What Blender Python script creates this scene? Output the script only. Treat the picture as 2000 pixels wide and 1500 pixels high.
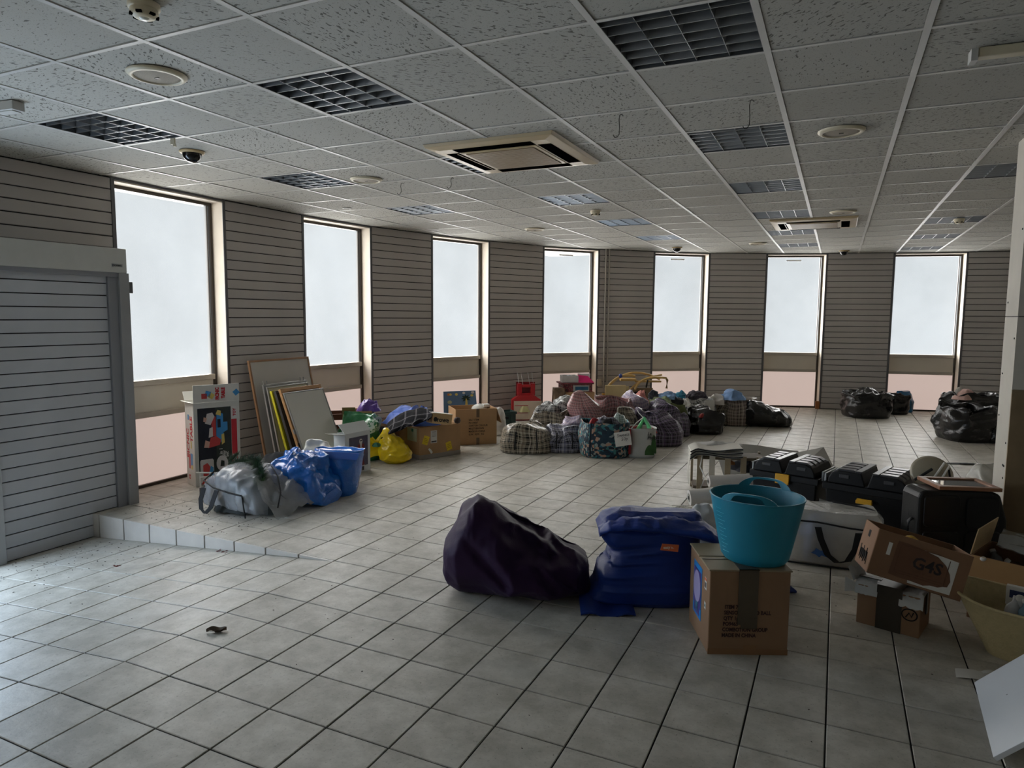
import bpy, bmesh, math, random
import numpy as np
from mathutils import Vector, Matrix, noise, Euler

for o in list(bpy.data.objects):
    bpy.data.objects.remove(o)
C = bpy.context.scene.collection
SC = bpy.context.scene
PI = math.pi
random.seed(7)

# ------------------------------------------------------------------ camera
H = 1.636                       # eye height above the main floor
CEIL = 2.79
FPX, YAW, PITCH, ROLL = 1347.6, -0.43947, -0.09831, 0.00791
_cy, _sy = math.cos(YAW), math.sin(YAW)
FWD = Vector((_sy*math.cos(PITCH), _cy*math.cos(PITCH), math.sin(PITCH)))
_r = Vector((_cy, -_sy, 0)); _u = _r.cross(FWD)
RIGHT = math.cos(ROLL)*_r + math.sin(ROLL)*_u
UP = -math.sin(ROLL)*_r + math.cos(ROLL)*_u
FH = Vector((_sy, _cy, 0)); RH = Vector((_cy, -_sy, 0))
VR = -YAW                       # heading of the picture's left-to-right direction
cam = bpy.data.cameras.new('camera'); camo = bpy.data.objects.new('camera', cam); C.objects.link(camo)
mw = Matrix((( RIGHT.x, UP.x, -FWD.x, 0), (RIGHT.y, UP.y, -FWD.y, 0), (RIGHT.z, UP.z, -FWD.z, H), (0,0,0,1)))
camo.matrix_world = mw
cam.sensor_width = 36; cam.lens = FPX/2000*36; cam.clip_start = .05; cam.clip_end = 100
SC.camera = camo

# ------------------------------------------------------------------ light
SC.view_settings.view_transform = 'Standard'; SC.view_settings.look = 'None'
SC.view_settings.gamma = 1; SC.view_settings.use_curve_mapping = False
SC.view_settings.exposure = 0.0
PANE_UP, PANE_LOW, PANE_DOOR = .85, .78, 1.05     # brightness of the frosted panes, the door glass and the added shop front
sun = bpy.data.lights.new('hazy_sky_light', 'SUN'); sun.energy = 74; sun.angle = 2.5; sun.color = (1,.985,.96)
suno = bpy.data.objects.new('hazy_sky_light', sun); C.objects.link(suno)
suno.rotation_euler = Vector((.66,-.66,-.50)).to_track_quat('-Z','Y').to_euler()      # daylight comes from beyond the curved window wall
sun2 = bpy.data.lights.new('reveal_fill_sun', 'SUN'); sun2.energy = 30; sun2.angle = 2.2; sun2.color = (1,.985,.96)
suno2 = bpy.data.objects.new('reveal_fill_sun', sun2); C.objects.link(suno2)
suno2.rotation_euler = Vector((.75,.50,-.42)).to_track_quat('-Z','Y').to_euler()     # second broad sun, added to brighten the left window reveals
wd = bpy.data.worlds.new('overcast'); SC.world = wd; wd.use_nodes = True
wd.node_tree.nodes['Background'].inputs[0].default_value = (.72, .78, .84, 1)
wd.node_tree.nodes['Background'].inputs[1].default_value = .8

# ------------------------------------------------------------------ picture-to-place measurements (on the floor or at a known distance)
def ray(x, y):
    return ((x-1000)/FPX)*RIGHT - ((y-750)/FPX)*UP + FWD
def P(x, y, z=0.):
    d = ray(x, y); t = (z-H)/d.z
    return Vector((d.x*t, d.y*t, z))
def WP(x, y, fw):
    d = ray(x, y); t = fw/d.dot(FH)
    return Vector((d.x*t, d.y*t, d.z*t+H))
def fw(p): return p.x*FH.x + p.y*FH.y
def mpp(f, z=.3): return (f*math.cos(PITCH) + (z-H)*math.sin(PITCH))/FPX     # metres per pixel at forward distance f
def proj(p):
    q = p - Vector((0,0,H)); d = q.dot(FWD)
    return (1000+FPX*q.dot(RIGHT)/d, 750-FPX*q.dot(UP)/d, d)

# ------------------------------------------------------------------ materials
def lin(c):
    return tuple((v/255/12.92 if v/255 <= .04045 else ((v/255+.055)/1.055)**2.4) for v in c[:3])+(1,)
class NT:
    def __init__(s, name):
        m = bpy.data.materials.new(name); m.use_nodes = True; s.m = m; s.t = m.node_tree
        s.b = s.t.nodes['Principled BSDF']; s.out = s.t.nodes['Material Output']
    def n(s, typ, **kw):
        x = s.t.nodes.new(typ)
        for k, v in kw.items(): setattr(x, k, v)
        return x
    def put(s, sock, v):
        if isinstance(v, bpy.types.NodeSocket): s.t.links.new(v, sock)
        else: sock.default_value = v
    def math(s, op, a, b=0., c=0.):
        x = s.n('ShaderNodeMath', operation=op); s.put(x.inputs[0], a); s.put(x.inputs[1], b); s.put(x.inputs[2], c); return x.outputs[0]
    def mix(s, f, a, b):
        x = s.n('ShaderNodeMix', data_type='RGBA'); s.put(x.inputs[0], f); s.put(x.inputs[6], a); s.put(x.inputs[7], b); return x.outputs[2]
    def coord(s, which='Object'): return s.n('ShaderNodeTexCoord').outputs[which]
    def noise(s, v, scale, detail=3, rough=.55):
        x = s.n('ShaderNodeTexNoise'); s.put(x.inputs['Vector'], v); x.inputs['Scale'].default_value = scale
        x.inputs['Detail'].default_value = detail; x.inputs['Roughness'].default_value = rough; return x.outputs[0]
    def ramp(s, f, a, b):
        x = s.n('ShaderNodeMapRange'); s.put(x.inputs[0], f); x.inputs[1].default_value = a; x.inputs[2].default_value = b; return x.outputs[0]
    def bump(s, h, strength, dist=.01):
        x = s.n('ShaderNodeBump'); x.inputs['Strength'].default_value = strength; x.inputs['Distance'].default_value = dist
        s.put(x.inputs['Height'], h); s.put(s.b.inputs['Normal'], x.outputs[0])
MATS = {}
def mat(name, col, rough=.6, var=.08, scale=8, bump=0, bscale=40, metal=0, spec=.5, sheen=0, alpha=1, rand=0, bdist=.01):
    if name in MATS: return MATS[name]
    k = NT(name); b = k.b; c = lin(col)
    co = k.coord()
    dk = tuple(x*(1-var) for x in c[:3])+(1,); lt = tuple(min(1, x*(1+var)) for x in c[:3])+(1,)
    cc = k.mix(k.ramp(k.noise(co, scale), .3, .7), dk, lt)
    if rand:
        oi = k.n('ShaderNodeObjectInfo').outputs['Random']
        cc = k.mix(k.math('MULTIPLY', oi, rand), cc, (0,0,0,1))
    k.put(b.inputs['Base Color'], cc)
    b.inputs['Roughness'].default_value = rough; b.inputs['Metallic'].default_value = metal
    b.inputs['Specular IOR Level'].default_value = spec; b.inputs['Alpha'].default_value = alpha
    if sheen: b.inputs['Sheen Weight'].default_value = sheen
    if bump: k.bump(k.noise(co, bscale, 4), bump, bdist)
    MATS[name] = k.m; return k.m
def film(name, col, fac, rough=.25, bump=.4, bscale=18):
    """thin translucent plastic: partly see-through, partly a glossy milky sheet"""
    k = NT(name); b = k.b
    b.inputs['Base Color'].default_value = lin(col); b.inputs['Roughness'].default_value = rough
    b.inputs['Specular IOR Level'].default_value = .7
    co = k.coord(); k.bump(k.noise(co, bscale, 4, .6), bump, .02)
    tr = k.n('ShaderNodeBsdfTransparent'); mx = k.n('ShaderNodeMixShader')
    k.put(mx.inputs[0], k.math('ADD', fac-.12, k.math('MULTIPLY', k.noise(co, 7), .24)))
    k.t.links.new(tr.outputs[0], mx.inputs[1]); k.t.links.new(b.outputs[0], mx.inputs[2]); k.t.links.new(mx.outputs[0], k.out.inputs[0])
    MATS[name] = k.m; return k.m
def pane_mat(name, col, strength, dirt=.10, scale=1.2, clear=0):
    k = NT(name); co = k.coord(); oi = k.n('ShaderNodeObjectInfo').outputs['Random']
    k.b.inputs['Roughness'].default_value = .35
    k.b.inputs['Base Color'].default_value = (.25,.25,.25,1)
    n4 = k.n('ShaderNodeTexNoise', noise_dimensions='4D'); k.put(n4.inputs['Vector'], co); k.put(n4.inputs['W'], k.math('MULTIPLY', oi, 30.))
    n4.inputs['Scale'].default_value = scale; n4.inputs['Detail'].default_value = 4
    d = k.math('SUBTRACT', 1., k.math('MULTIPLY', k.ramp(n4.outputs[0], .35, .75), dirt))
    k.b.inputs['Emission Color'].default_value = lin(col)
    k.put(k.b.inputs['Emission Strength'], k.math('MULTIPLY', d, strength))
    if clear:                                  # part of the daylight passes the film unscattered
        tr = k.n('ShaderNodeBsdfTransparent'); mx = k.n('ShaderNodeMixShader'); mx.inputs[0].default_value = 1-clear
        k.t.links.new(tr.outputs[0], mx.inputs[1]); k.t.links.new(k.b.outputs[0], mx.inputs[2]); k.t.links.new(mx.outputs[0], k.out.inputs[0])
    MATS[name] = k.m; return k.m
def plaid(name, base, dark, light, accent=None, s=.06, rough=.35, lw=1., dw=.6):
    k = NT(name); uv = k.coord('UV'); sp = k.n('ShaderNodeSeparateXYZ'); k.put(sp.inputs[0], uv)
    D, L, A = [], [], []
    for i in (0, 1):
        f = k.math('FRACT', k.math('DIVIDE', sp.outputs[i], s))
        D.append(k.math('ADD', k.math('COMPARE', f, .2, .12), k.math('COMPARE', f, .5, .05)))
        L.append(k.math('ADD', k.math('COMPARE', f, .72, .05*lw), k.math('COMPARE', f, .38 if lw == 1 else .64, .03*lw)))
        A.append(k.math('COMPARE', f, .88, .05))
    c = k.mix(k.math('MULTIPLY', k.math('ADD', D[0], D[1]), dw), lin(base), lin(dark))
    c = k.mix(k.math('MULTIPLY', k.math('ADD', L[0], L[1]), .42), c, lin(light))
    if accent: c = k.mix(k.math('MULTIPLY', k.math('ADD', A[0], A[1]), .45), c, lin(accent))
    k.put(k.b.inputs['Base Color'], c); k.b.inputs['Roughness'].default_value = rough
    k.b.inputs['Specular IOR Level'].default_value = .3
    k.bump(k.noise(k.coord(), 14, 4), .35, .02)
    MATS[name] = k.m; return k.m
def speckle(name, cols, scale=45, rough=.55):
    k = NT(name); co = k.coord('UV')
    v = k.n('ShaderNodeTexVoronoi'); k.put(v.inputs['Vector'], co); v.inputs['Scale'].default_value = scale
    sp = k.n('ShaderNodeSeparateColor'); k.put(sp.inputs[0], v.outputs['Color'])
    c = lin(cols[0])
    for i, cl in enumerate(cols[1:]):
        c = k.mix(k.math('LESS_THAN', k.math('ABSOLUTE', k.math('SUBTRACT', sp.outputs[0], (i+.5)/len(cols))), .5/len(cols)*.8), c, lin(cl))
    k.put(k.b.inputs['Base Color'], c); k.b.inputs['Roughness'].default_value = rough
    MATS[name] = k.m; return k.m

# ------------------------------------------------------------------ mesh helpers
class MB:
    def __init__(s): s.v, s.f, s.uv, s.mi, s.sm = [], [], [], [], []
    def add(s, vs, fs, uvs=None, m=0, smooth=False):
        b = len(s.v); s.v += [tuple(v) for v in vs]
        for i, f in enumerate(fs):
            s.f.append([b+j for j in f]); s.uv.append(uvs[i] if uvs else [(vs[j][0], vs[j][2]) for j in f]); s.mi.append(m); s.sm.append(smooth)
        return s
    def box(s, x0, x1, y0, y1, z0, z1, m=0, T=None):
        vs = [Vector((x,y,z)) for z in (z0,z1) for y in (y0,y1) for x in (x0,x1)]
        if T is not None: vs = [T @ v for v in vs]
        return s.add(vs, [(0,2,3,1),(4,5,7,6),(0,1,5,4),(2,6,7,3),(0,4,6,2),(1,3,7,5)], m=m)
    def cbox(s, c, sx, sy, sz, m=0, rot=(0,0,0)):
        T = Matrix.Translation(Vector(c)) @ Euler(rot).to_matrix().to_4x4()
        return s.box(-sx/2, sx/2, -sy/2, sy/2, -sz/2, sz/2, m, T)
    def hexa(s, b, t, m=0):        # four bottom and four top corners, counter-clockwise seen from above
        return s.add(list(b)+list(t), [(3,2,1,0),(4,5,6,7),(0,1,5,4),(1,2,6,5),(2,3,7,6),(3,0,4,7)], m=m)
    def prism(s, poly, y0, y1, m=0, plane='xz'):     # outline in xz extruded along y (or xy along z)
        n = len(poly); g = (lambda a,b,c: (a,c,b)) if plane == 'xz' else (lambda a,b,c: (a,b,c))
        vs = [g(a,b,y0) for a,b in poly]+[g(a,b,y1) for a,b in poly]
        fs = [list(range(n)), list(range(2*n-1,n-1,-1))]+[(i+n,(i+1)%n+n,(i+1)%n,i) for i in range(n)]
        return s.add(vs, fs, m=m)
    def tube(s, pts, r, n=8, m=0, caps=True, flat=None):
        pts = [Vector(p) for p in pts]; rr = r if isinstance(r, (list,tuple)) else [r]*len(pts)
        vs = []; up = Vector((0,0,1))
        for i, p in enumerate(pts):
            t = (pts[min(i+1,len(pts)-1)]-pts[max(i-1,0)]).normalized()
            a = t.cross(up)
            if a.length < .05: a = t.cross(Vector((0,1,0)))
            a.normalize(); b = a.cross(t).normalized()
            for k in range(n):
                q = 2*PI*k/n; fa, fb = (flat if flat else (1,1))
                vs.append(p + a*math.cos(q)*rr[i]*fa + b*math.sin(q)*rr[i]*fb)
        L = len(pts)
        fs = [(i*n+k, i*n+(k+1)%n, (i+1)*n+(k+1)%n, (i+1)*n+k) for i in range(L-1) for k in range(n)]
        s.add(vs, fs, m=m, smooth=True)
        if caps: s.add(vs[:n], [list(range(n))[::-1]], m=m); s.add(vs[-n:], [list(range(n))], m=m)
        return s
    def lathe(s, prof, n=32, sx=1, sy=1, m=0, c=(0,0,0), smooth=True, cap0=False, cap1=False):
        vs = [(c[0]+r*sx*math.cos(2*PI*k/n), c[1]+r*sy*math.sin(2*PI*k/n), c[2]+z) for r, z in prof for k in range(n)]
        L = len(prof)
        fs = [(i*n+k, i*n+(k+1)%n, (i+1)*n+(k+1)%n, (i+1)*n+k) for i in range(L-1) for k in range(n)]
        uvs = [[(k/n,prof[i][1]),((k+1)/n,prof[i][1]),((k+1)/n,prof[i+1][1]),(k/n,prof[i+1][1])] for i in range(L-1) for k in range(n)]
        s.add(vs, fs, uvs, m, smooth)
        if cap0: s.add(vs[:n], [list(range(n))[::-1]], m=m)
        if cap1: s.add(vs[-n:], [list(range(n))], m=m)
        return s
    def sheet(s, fn, nu, nv, m=0, us=1., vs_=1., th=0, smooth=True):     # fn(u,v)->point, u,v in 0..1; th gives thickness downwards
        vs = [Vector(fn(i/nu, j/nv)) for j in range(nv+1) for i in range(nu+1)]
        W = nu+1
        fs = [(j*W+i, j*W+i+1, (j+1)*W+i+1, (j+1)*W+i) for j in range(nv) for i in range(nu)]
        uvs = [[((i+a)/nu*us, (j+b)/nv*vs_) for a,b in ((0,0),(1,0),(1,1),(0,1))] for j in range(nv) for i in range(nu)]
        s.add(vs, fs, uvs, m, smooth)
        if th:
            lo = [v-Vector((0,0,th)) for v in vs]; s.add(lo, [f[::-1] for f in fs], [u[::-1] for u in uvs], m, smooth)
            ed = [i for i in range(W)]+[j*W+nu for j in range(1,nv+1)]+[nv*W+i for i in range(nu-1,-1,-1)]+[j*W for j in range(nv-1,0,-1)]
            k = len(ed); s.add([vs[i] for i in ed]+[lo[i] for i in ed], [(i+k,(i+1)%k+k,(i+1)%k,i) for i in range(k)], m=m)
        return s
    def build(s, name, mats, parent=None, loc=(0,0,0), rot=(0,0,0), bevel=0, seg=2, link=True):
        me = bpy.data.meshes.new(name); me.from_pydata(s.v, [], s.f)
        ul = me.uv_layers.new(name='UVMap')
        flat = [c for u in s.uv for q in u for c in q]
        ul.data.foreach_set('uv', flat)
        me.polygons.foreach_set('material_index', s.mi); me.polygons.foreach_set('use_smooth', s.sm)
        for m in (mats if isinstance(mats, (list,tuple)) else [mats]): me.materials.append(m)
        me.update()
        o = bpy.data.objects.new(name, me); o.location = loc; o.rotation_euler = rot
        if parent is not None: o.parent = parent
        if bevel:
            bv = o.modifiers.new('bevel', 'BEVEL'); bv.width = bevel; bv.segments = seg; bv.limit_method = 'ANGLE'
        C.objects.link(o); return o
def tag(o, label, cat, group=None):
    o['label'] = label; o['category'] = cat
    if group: o['group'] = group
    return o
def thing(name, label, cat, loc=(0,0,0), rz=0, group=None, rot=None):
    o = bpy.data.objects.new(name, None); C.objects.link(o); o.empty_display_size = .1
    o.location = loc; o.rotation_euler = rot if rot else (0,0,rz)
    return tag(o, label, cat, group)
def struct(o): o['kind'] = 'structure'; return o
def sroot(name):
    o = bpy.data.objects.new(name, None); C.objects.link(o); return struct(o)
def clone(o, loc, rz=None, label=None, group=None):
    c = o.copy(); C.objects.link(c); c.location = loc
    if rz is not None: c.rotation_euler = (0,0,rz)
    if label: c['label'] = label
    if group: c['group'] = group
    for ch in o.children:
        d = ch.copy(); C.objects.link(d); d.parent = c
        for g in ch.children:
            e = g.copy(); C.objects.link(e); e.parent = d
    return c
def inst(me, name, parent, loc=(0,0,0), rot=(0,0,0)):
    o = bpy.data.objects.new(name, me); o.parent = parent; o.location = loc; o.rotation_euler = rot; C.objects.link(o); return o
def text(s, size, m, parent, loc, rot=(PI/2,0,0), align='LEFT', bold=0., sx=1., name='lettering', shear=0):
    cu = bpy.data.curves.new(name, 'FONT'); cu.body = s; cu.size = size; cu.align_x = align; cu.resolution_u = 2
    cu.offset = bold; cu.extrude = .0003; cu.shear = shear; cu.space_line = .95
    t = bpy.data.objects.new(name, cu); C.objects.link(t)
    dg = bpy.context.evaluated_depsgraph_get()
    me = bpy.data.meshes.new_from_object(t.evaluated_get(dg)); bpy.data.objects.remove(t)
    me.materials.clear(); me.materials.append(m); me.name = name
    o = inst(me, name, parent, loc, rot); o.scale = (sx,1,1); return o

def lerp_st(st, t):                     # piecewise-smooth interpolation of a list of station tuples by first item
    for a, b in zip(st, st[1:]):
        if t <= b[0]:
            k = (t-a[0])/max(1e-9, b[0]-a[0])
            return [x+(y-x)*k for x, y in zip(a, b)]
    return list(st[-1])
def wr(p, sc, seed, kind):
    q = Vector(p)*sc + Vector((seed*3.17, seed*1.7, seed*.9))
    if kind == 'fold':                  # soft cloth folds
        return noise.ridged_multi_fractal(q, .9, 2.1, 3, .9, 2.)*.55-.5
    if kind == 'crinkle':               # creased plastic: flat facets meeting in sharp ridges
        d = noise.voronoi(q)[0]
        return (d[1]-d[0])*-1.1+.35 + .4*noise.noise(q*2.3)
    return noise.fractal(q, .8, 2., 3)
def rings(st, nu=60, nv=30, e=3., amp=.015, sc=6, seed=1, kind='fold', keep=.04, tw=0.):
    """closed soft body from height stations (t, z, xl, xr, y0, y1); the base stays flat"""
    mb = MB(); vs = []
    for j in range(nv+1):
        t = j/nv*st[-1][0]; _, z, xl, xr, y0, y1 = lerp_st(st, t)
        cx, cy, a, b = (xl+xr)/2, (y0+y1)/2, max(.001,(xr-xl)/2), max(.001,(y1-y0)/2)
        for k in range(nu):
            q = 2*PI*k/nu; c, s_ = math.cos(q), math.sin(q)
            x = math.copysign(abs(c)**(2/e), c); y = math.copysign(abs(s_)**(2/e), s_)
            p = Vector((cx+a*x, cy+b*y, z)); n = Vector((x*b, y*a, 0))
            n = n.normalized() if n.length > 1e-6 else Vector((0,0,1))
            w = amp*wr(p, sc, seed, kind); g = min(1, max(0, z/keep)) if keep else 1
            top = j/nv
            p += n*w*(.35+.65*g) + Vector((0,0,w*g*top))
            if p.z < 0: p.z = 0
            vs.append(p)
    per = 2*((st[len(st)//2][3]-st[len(st)//2][2])+(st[len(st)//2][5]-st[len(st)//2][4]))
    hz = [lerp_st(st, j/nv*st[-1][0])[1] for j in range(nv+1)]
    arc = [0]
    for j in range(nv): arc.append(arc[-1]+(vs[(j+1)*nu]-vs[j*nu]).length)
    fs = [(j*nu+k, j*nu+(k+1)%nu, (j+1)*nu+(k+1)%nu, (j+1)*nu+k) for j in range(nv) for k in range(nu)]
    uvs = [[(k/nu*per,arc[j]),((k+1)/nu*per,arc[j]),((k+1)/nu*per,arc[j+1]),(k/nu*per,arc[j+1])] for j in range(nv) for k in range(nu)]
    mb.add(vs, fs, uvs, 0, True)
    mb.add(vs[:nu], [list(range(nu))[::-1]]); mb.add(vs[-nu:], [list(range(nu))])
    return mb
def sack(w, d, h, seed=1, amp=.02, sc=6, kind='fold', top=.35, e=3., bulge=1.0, neck=None, lean=(0,0), nv=30, nu=60, open_=False, sag=.0):
    """upright filled bag"""
    a, b = w/2, d/2; lx, ly = lean
    if open_:
        st = [(0,0,-.92*a,.92*a,-.9*b,.9*b),(.12,.06*h,-a,a,-b,b),(.45,.5*h,-a*bulge,a*bulge,-b*bulge,b*bulge),
              (.75,.92*h,-a*.98+lx*.8,a*.98+lx*.8,-b*.96+ly,b*.96+ly),(.8,h,-a*1.0+lx,a*1.0+lx,-b+ly,b+ly),(.84,.985*h,-a*.95+lx,a*.95+lx,-b*.93+ly,b*.93+ly),(1,(.8-sag)*h,-a*.9+lx,a*.9+lx,-b*.86+ly,b*.86+ly)]
    else:
        st = [(0,0,-.92*a,.92*a,-.9*b,.9*b),(.12,.05*h,-a,a,-b,b),(.4,.4*h,-a*bulge,a*bulge,-b*bulge,b*bulge),
              (.65,.74*h,-a*.88+lx*.6,a*.88+lx*.6,-b*.86+ly*.6,b*.86+ly*.6),(.85,.95*h,-a*min(.98,top+.24)+lx,a*min(.98,top+.24)+lx,-b*(top*.55+.14)+ly,b*(top*.55+.14)+ly),(1,h,-a*top+lx,a*top+lx,-b*top*.12+ly,b*top*.12+ly)]
    return rings(st, nu, nv, e, amp, sc, seed, kind)
def lying(st, nu=40, nv=44, e=2.4, amp=.02, sc=5, seed=1, kind='fold'):
    """soft body along local x from stations (x, y0, y1, zbottom, ztop)"""
    mb = MB(); vs = []; x0, x1 = st[0][0], st[-1][0]; s2 = [(s[0],)+tuple(s[1:]) for s in st]
    for j in range(nv+1):
        x = x0+(x1-x0)*j/nv; _, y0, y1, zb, zt = lerp_st(s2, x)
        cy, cz, b, c_ = (y0+y1)/2, (zb+zt)/2, max(.002,(y1-y0)/2), max(.002,(zt-zb)/2)
        for k in range(nu):
            q = 2*PI*k/nu; c, s_ = math.cos(q), math.sin(q)
            yy = math.copysign(abs(c)**(2/e), c); zz = math.copysign(abs(s_)**(2/e), s_)
            p = Vector((x, cy+b*yy, cz+c_*zz)); n = Vector((0, yy*c_, zz*b)); n = n.normalized() if n.length > 1e-6 else Vector((0,0,1))
            g = min(1, max(0, (p.z-zb)/.06)); p += n*amp*wr(p, sc, seed, kind)*(.2+.8*g)
            p.x += amp*.6*wr(p+Vector((3,1,2)), sc, seed, kind)*g
            p.z = max(p.z, min(zb, 0) if zb <= 0 else 0)
            vs.append(p)
    fs = [(j*nu+k, (j+1)*nu+k, (j+1)*nu+(k+1)%nu, j*nu+(k+1)%nu) for j in range(nv) for k in range(nu)]
    per = 2*((st[len(st)//2][2]-st[len(st)//2][1])+(st[len(st)//2][4]-st[len(st)//2][3]))
    L = x1-x0
    uvs = [[(j/nv*L,k/nu*per),((j+1)/nv*L,k/nu*per),((j+1)/nv*L,(k+1)/nu*per),(j/nv*L,(k+1)/nu*per)] for j in range(nv) for k in range(nu)]
    mb.add(vs, fs, uvs, 0, True); mb.add(vs[:nu], [list(range(nu))]); mb.add(vs[-nu:], [list(range(nu))[::-1]])
    return mb
def heap(w, d, h, seed=1, amp=.03, sc=9, kind='fold', p=2.2, nr=16, nu=44, wob=.22):
    """crumpled heap of cloth lying on z=0"""
    mb = MB(); vs = [Vector((0,0,h))]
    for j in range(1, nr+1):
        r = j/nr
        for k in range(nu):
            q = 2*PI*k/nu; R = 1+wob*noise.noise(Vector((math.cos(q)*1.6+seed, math.sin(q)*1.6, seed*.7)))*2
            x, y = w/2*r*R*math.cos(q), d/2*r*R*math.sin(q); z = h*(1-r**p)
            f = amp*wr((x,y,z), sc, seed, kind)*(1-r**6)
            vs.append(Vector((x+f*.5, y+f*.4, max(0, z+f))))
    fs = [(0, 1+k, 1+(k+1)%nu) for k in range(nu)]+[(1+(j-1)*nu+k, 1+j*nu+k, 1+j*nu+(k+1)%nu, 1+(j-1)*nu+(k+1)%nu) for j in range(1, nr) for k in range(nu)]
    uvs = [[(vs[i].x, vs[i].y+vs[i].z) for i in f] for f in fs]
    mb.add(vs, fs, uvs, 0, True); mb.add([vs[i] for i in range(1+(nr-1)*nu, 1+nr*nu)], [list(range(nu))[::-1]])
    return mb
def strap(pts, w, m, parent, name='handle', th=.004):
    """flat webbing strap along points, width held sideways in local x"""
    return MB().tube(pts, w/2, 6, flat=(1, th/w*2)).build(name, m, parent)
def crush(mb, amp, sc, seed, z0=.05):
    """large uneven slumping of a soft body, growing with height"""
    zt = max(v[2] for v in mb.v)
    out = []
    for v in mb.v:
        p = Vector(v); g = min(1, max(0, (p.z-z0)/max(.01, zt*.6)))
        q = p*sc+Vector((seed*2.3, seed*5.1, seed*.7))
        d = Vector((noise.noise(q), noise.noise(q+Vector((9,2,4))), noise.noise(q+Vector((3,7,1)))*.9))
        p += d*amp*2*g; out.append((p.x, p.y, max(0, p.z)))
    mb.v = out; return mb
def ribbon(pts, wv, th, m, parent, name='handle'):
    """flat webbing along points; wv = full-width vector of the band"""
    pts = [Vector(p) for p in pts]; wv = Vector(wv)/2; vs = []
    for i, p in enumerate(pts):
        t = pts[min(i+1,len(pts)-1)]-pts[max(i-1,0)]; n = t.cross(wv).normalized()*th/2
        vs += [p-wv-n, p+wv-n, p+wv+n, p-wv+n]
    fs = [(4*i+k, 4*i+(k+1)%4, 4*i+4+(k+1)%4, 4*i+4+k) for i in range(len(pts)-1) for k in range(4)]
    mb = MB().add(vs, fs); L = len(vs); mb.add(vs[:4], [(3,2,1,0)]); mb.add(vs[-4:], [(0,1,2,3)])
    return mb.build(name, m, parent)

# ================================================================== SETTING
V = [Vector(p) for p in [(-5.68,4.02),(-5.73,5.22),(-5.71,6.38),(-5.60,7.50),(-5.30,8.57),(-4.95,9.63),(-4.45,10.68),(-3.79,11.50),
     (-2.98,12.24),(-2.16,12.86),(-1.20,13.33),(-.25,13.63),(.85,13.90),(1.93,14.12),(3.15,14.32)]]
WEST = Vector((-5.68,-3.2)); P0 = Vector((-5.68,2.30)); EAST_X = 6.2; SOUTH_Y = -3.2
ROOM = [WEST, P0]+V+[Vector((EAST_X,14.6)), Vector((EAST_X,SOUTH_Y))]
def inside(x, y, poly=ROOM):
    r = False
    for a, b in zip(poly, poly[1:]+poly[:1]):
        if (a.y > y) != (b.y > y) and x < (b.x-a.x)*(y-a.y)/(b.y-a.y)+a.x: r = not r
    return r
def near_inside(x, y, m=.25): return any(inside(x+dx, y+dy) for dx in (-m,0,m) for dy in (-m,0,m))

# ---- materials of the shell
def floor_tile_mat():
    k = NT('glazed_floor_tile'); co = k.coord('Object'); g = k.n('ShaderNodeNewGeometry').outputs['Position']
    oi = k.n('ShaderNodeObjectInfo').outputs['Random']
    c = k.mix(k.ramp(k.noise(g, 6, 5, .68), .38, .64), lin((172,167,155)), lin((202,197,186)))
    c = k.mix(k.math('MULTIPLY', oi, .12), c, lin((110,106,98)))
    c = k.mix(k.math('MULTIPLY', k.ramp(k.noise(g, 75, 4, .7), .57, .72), .5), c, lin((96,90,80)))
    c = k.mix(k.math('MULTIPLY', k.ramp(k.noise(g, 1.3, 4, .6), .55, .72), .3), c, lin((196,196,192)))      # chalky scuffs
    k.put(k.b.inputs['Base Color'], c)
    k.put(k.b.inputs['Roughness'], k.math('ADD', .34, k.math('MULTIPLY', k.noise(g, 9, 4), .26)))
    k.b.inputs['Specular IOR Level'].default_value = .42
    k.bump(k.noise(g, 60, 4, .6), .10, .01)
    return k.m
def ceiling_tile_mat():
    k = NT('fissured_mineral_tile'); oc = k.coord('Object'); oi = k.n('ShaderNodeObjectInfo').outputs['Random']
    g = k.n('ShaderNodeNewGeometry').outputs['Position']
    ang = k.math('MULTIPLY', k.math('ROUND', k.math('MULTIPLY', oi, 7.)), PI/4)
    vr = k.n('ShaderNodeVectorRotate', rotation_type='Z_AXIS'); k.put(vr.inputs['Vector'], g); k.put(vr.inputs['Angle'], ang)
    mp = k.n('ShaderNodeMapping'); k.put(mp.inputs['Vector'], vr.outputs[0]); mp.inputs['Scale'].default_value = (26,62,40)
    nz = k.n('ShaderNodeTexNoise'); k.put(nz.inputs['Vector'], mp.outputs[0]); nz.inputs['Scale'].default_value = 1.35; nz.inputs['Detail'].default_value = 1.2; nz.inputs['Distortion'].default_value = .5
    fine = k.math('FRACT', k.math('MULTIPLY', oi, 13.7))
    thr = k.math('ADD', .635, k.math('MULTIPLY', k.math('GREATER_THAN', fine, .62), .045))
    pit = k.math('GREATER_THAN', nz.outputs[0], thr)
    dots = k.math('MULTIPLY', k.math('GREATER_THAN', k.noise(g, 170, 1), .66), .45)
    pit = k.math('MAXIMUM', pit, dots)
    base = k.mix(k.math('MULTIPLY', fine, .22), lin((176,174,166)), lin((160,157,148)))
    base = k.mix(k.math('MULTIPLY', k.ramp(k.noise(g, 1.1, 4), .5, .75), .16), base, lin((150,140,122)))
    k.put(k.b.inputs['Base Color'], k.mix(k.math('MULTIPLY', pit, .72), base, lin((58,54,48))))
    k.b.inputs['Roughness'].default_value = .95; k.b.inputs['Specular IOR Level'].default_value = .15
    inv = k.math('SUBTRACT', 1., pit); k.bump(inv, .5, .004)
    return k.m
FLOORM = floor_tile_mat(); CEILM = ceiling_tile_mat()
GROUT = mat('dark_grout', (27,24,21), .95, .2, 20)
TBAR = mat('white_ceiling_bar', (182,180,174), .5, .03)
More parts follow.
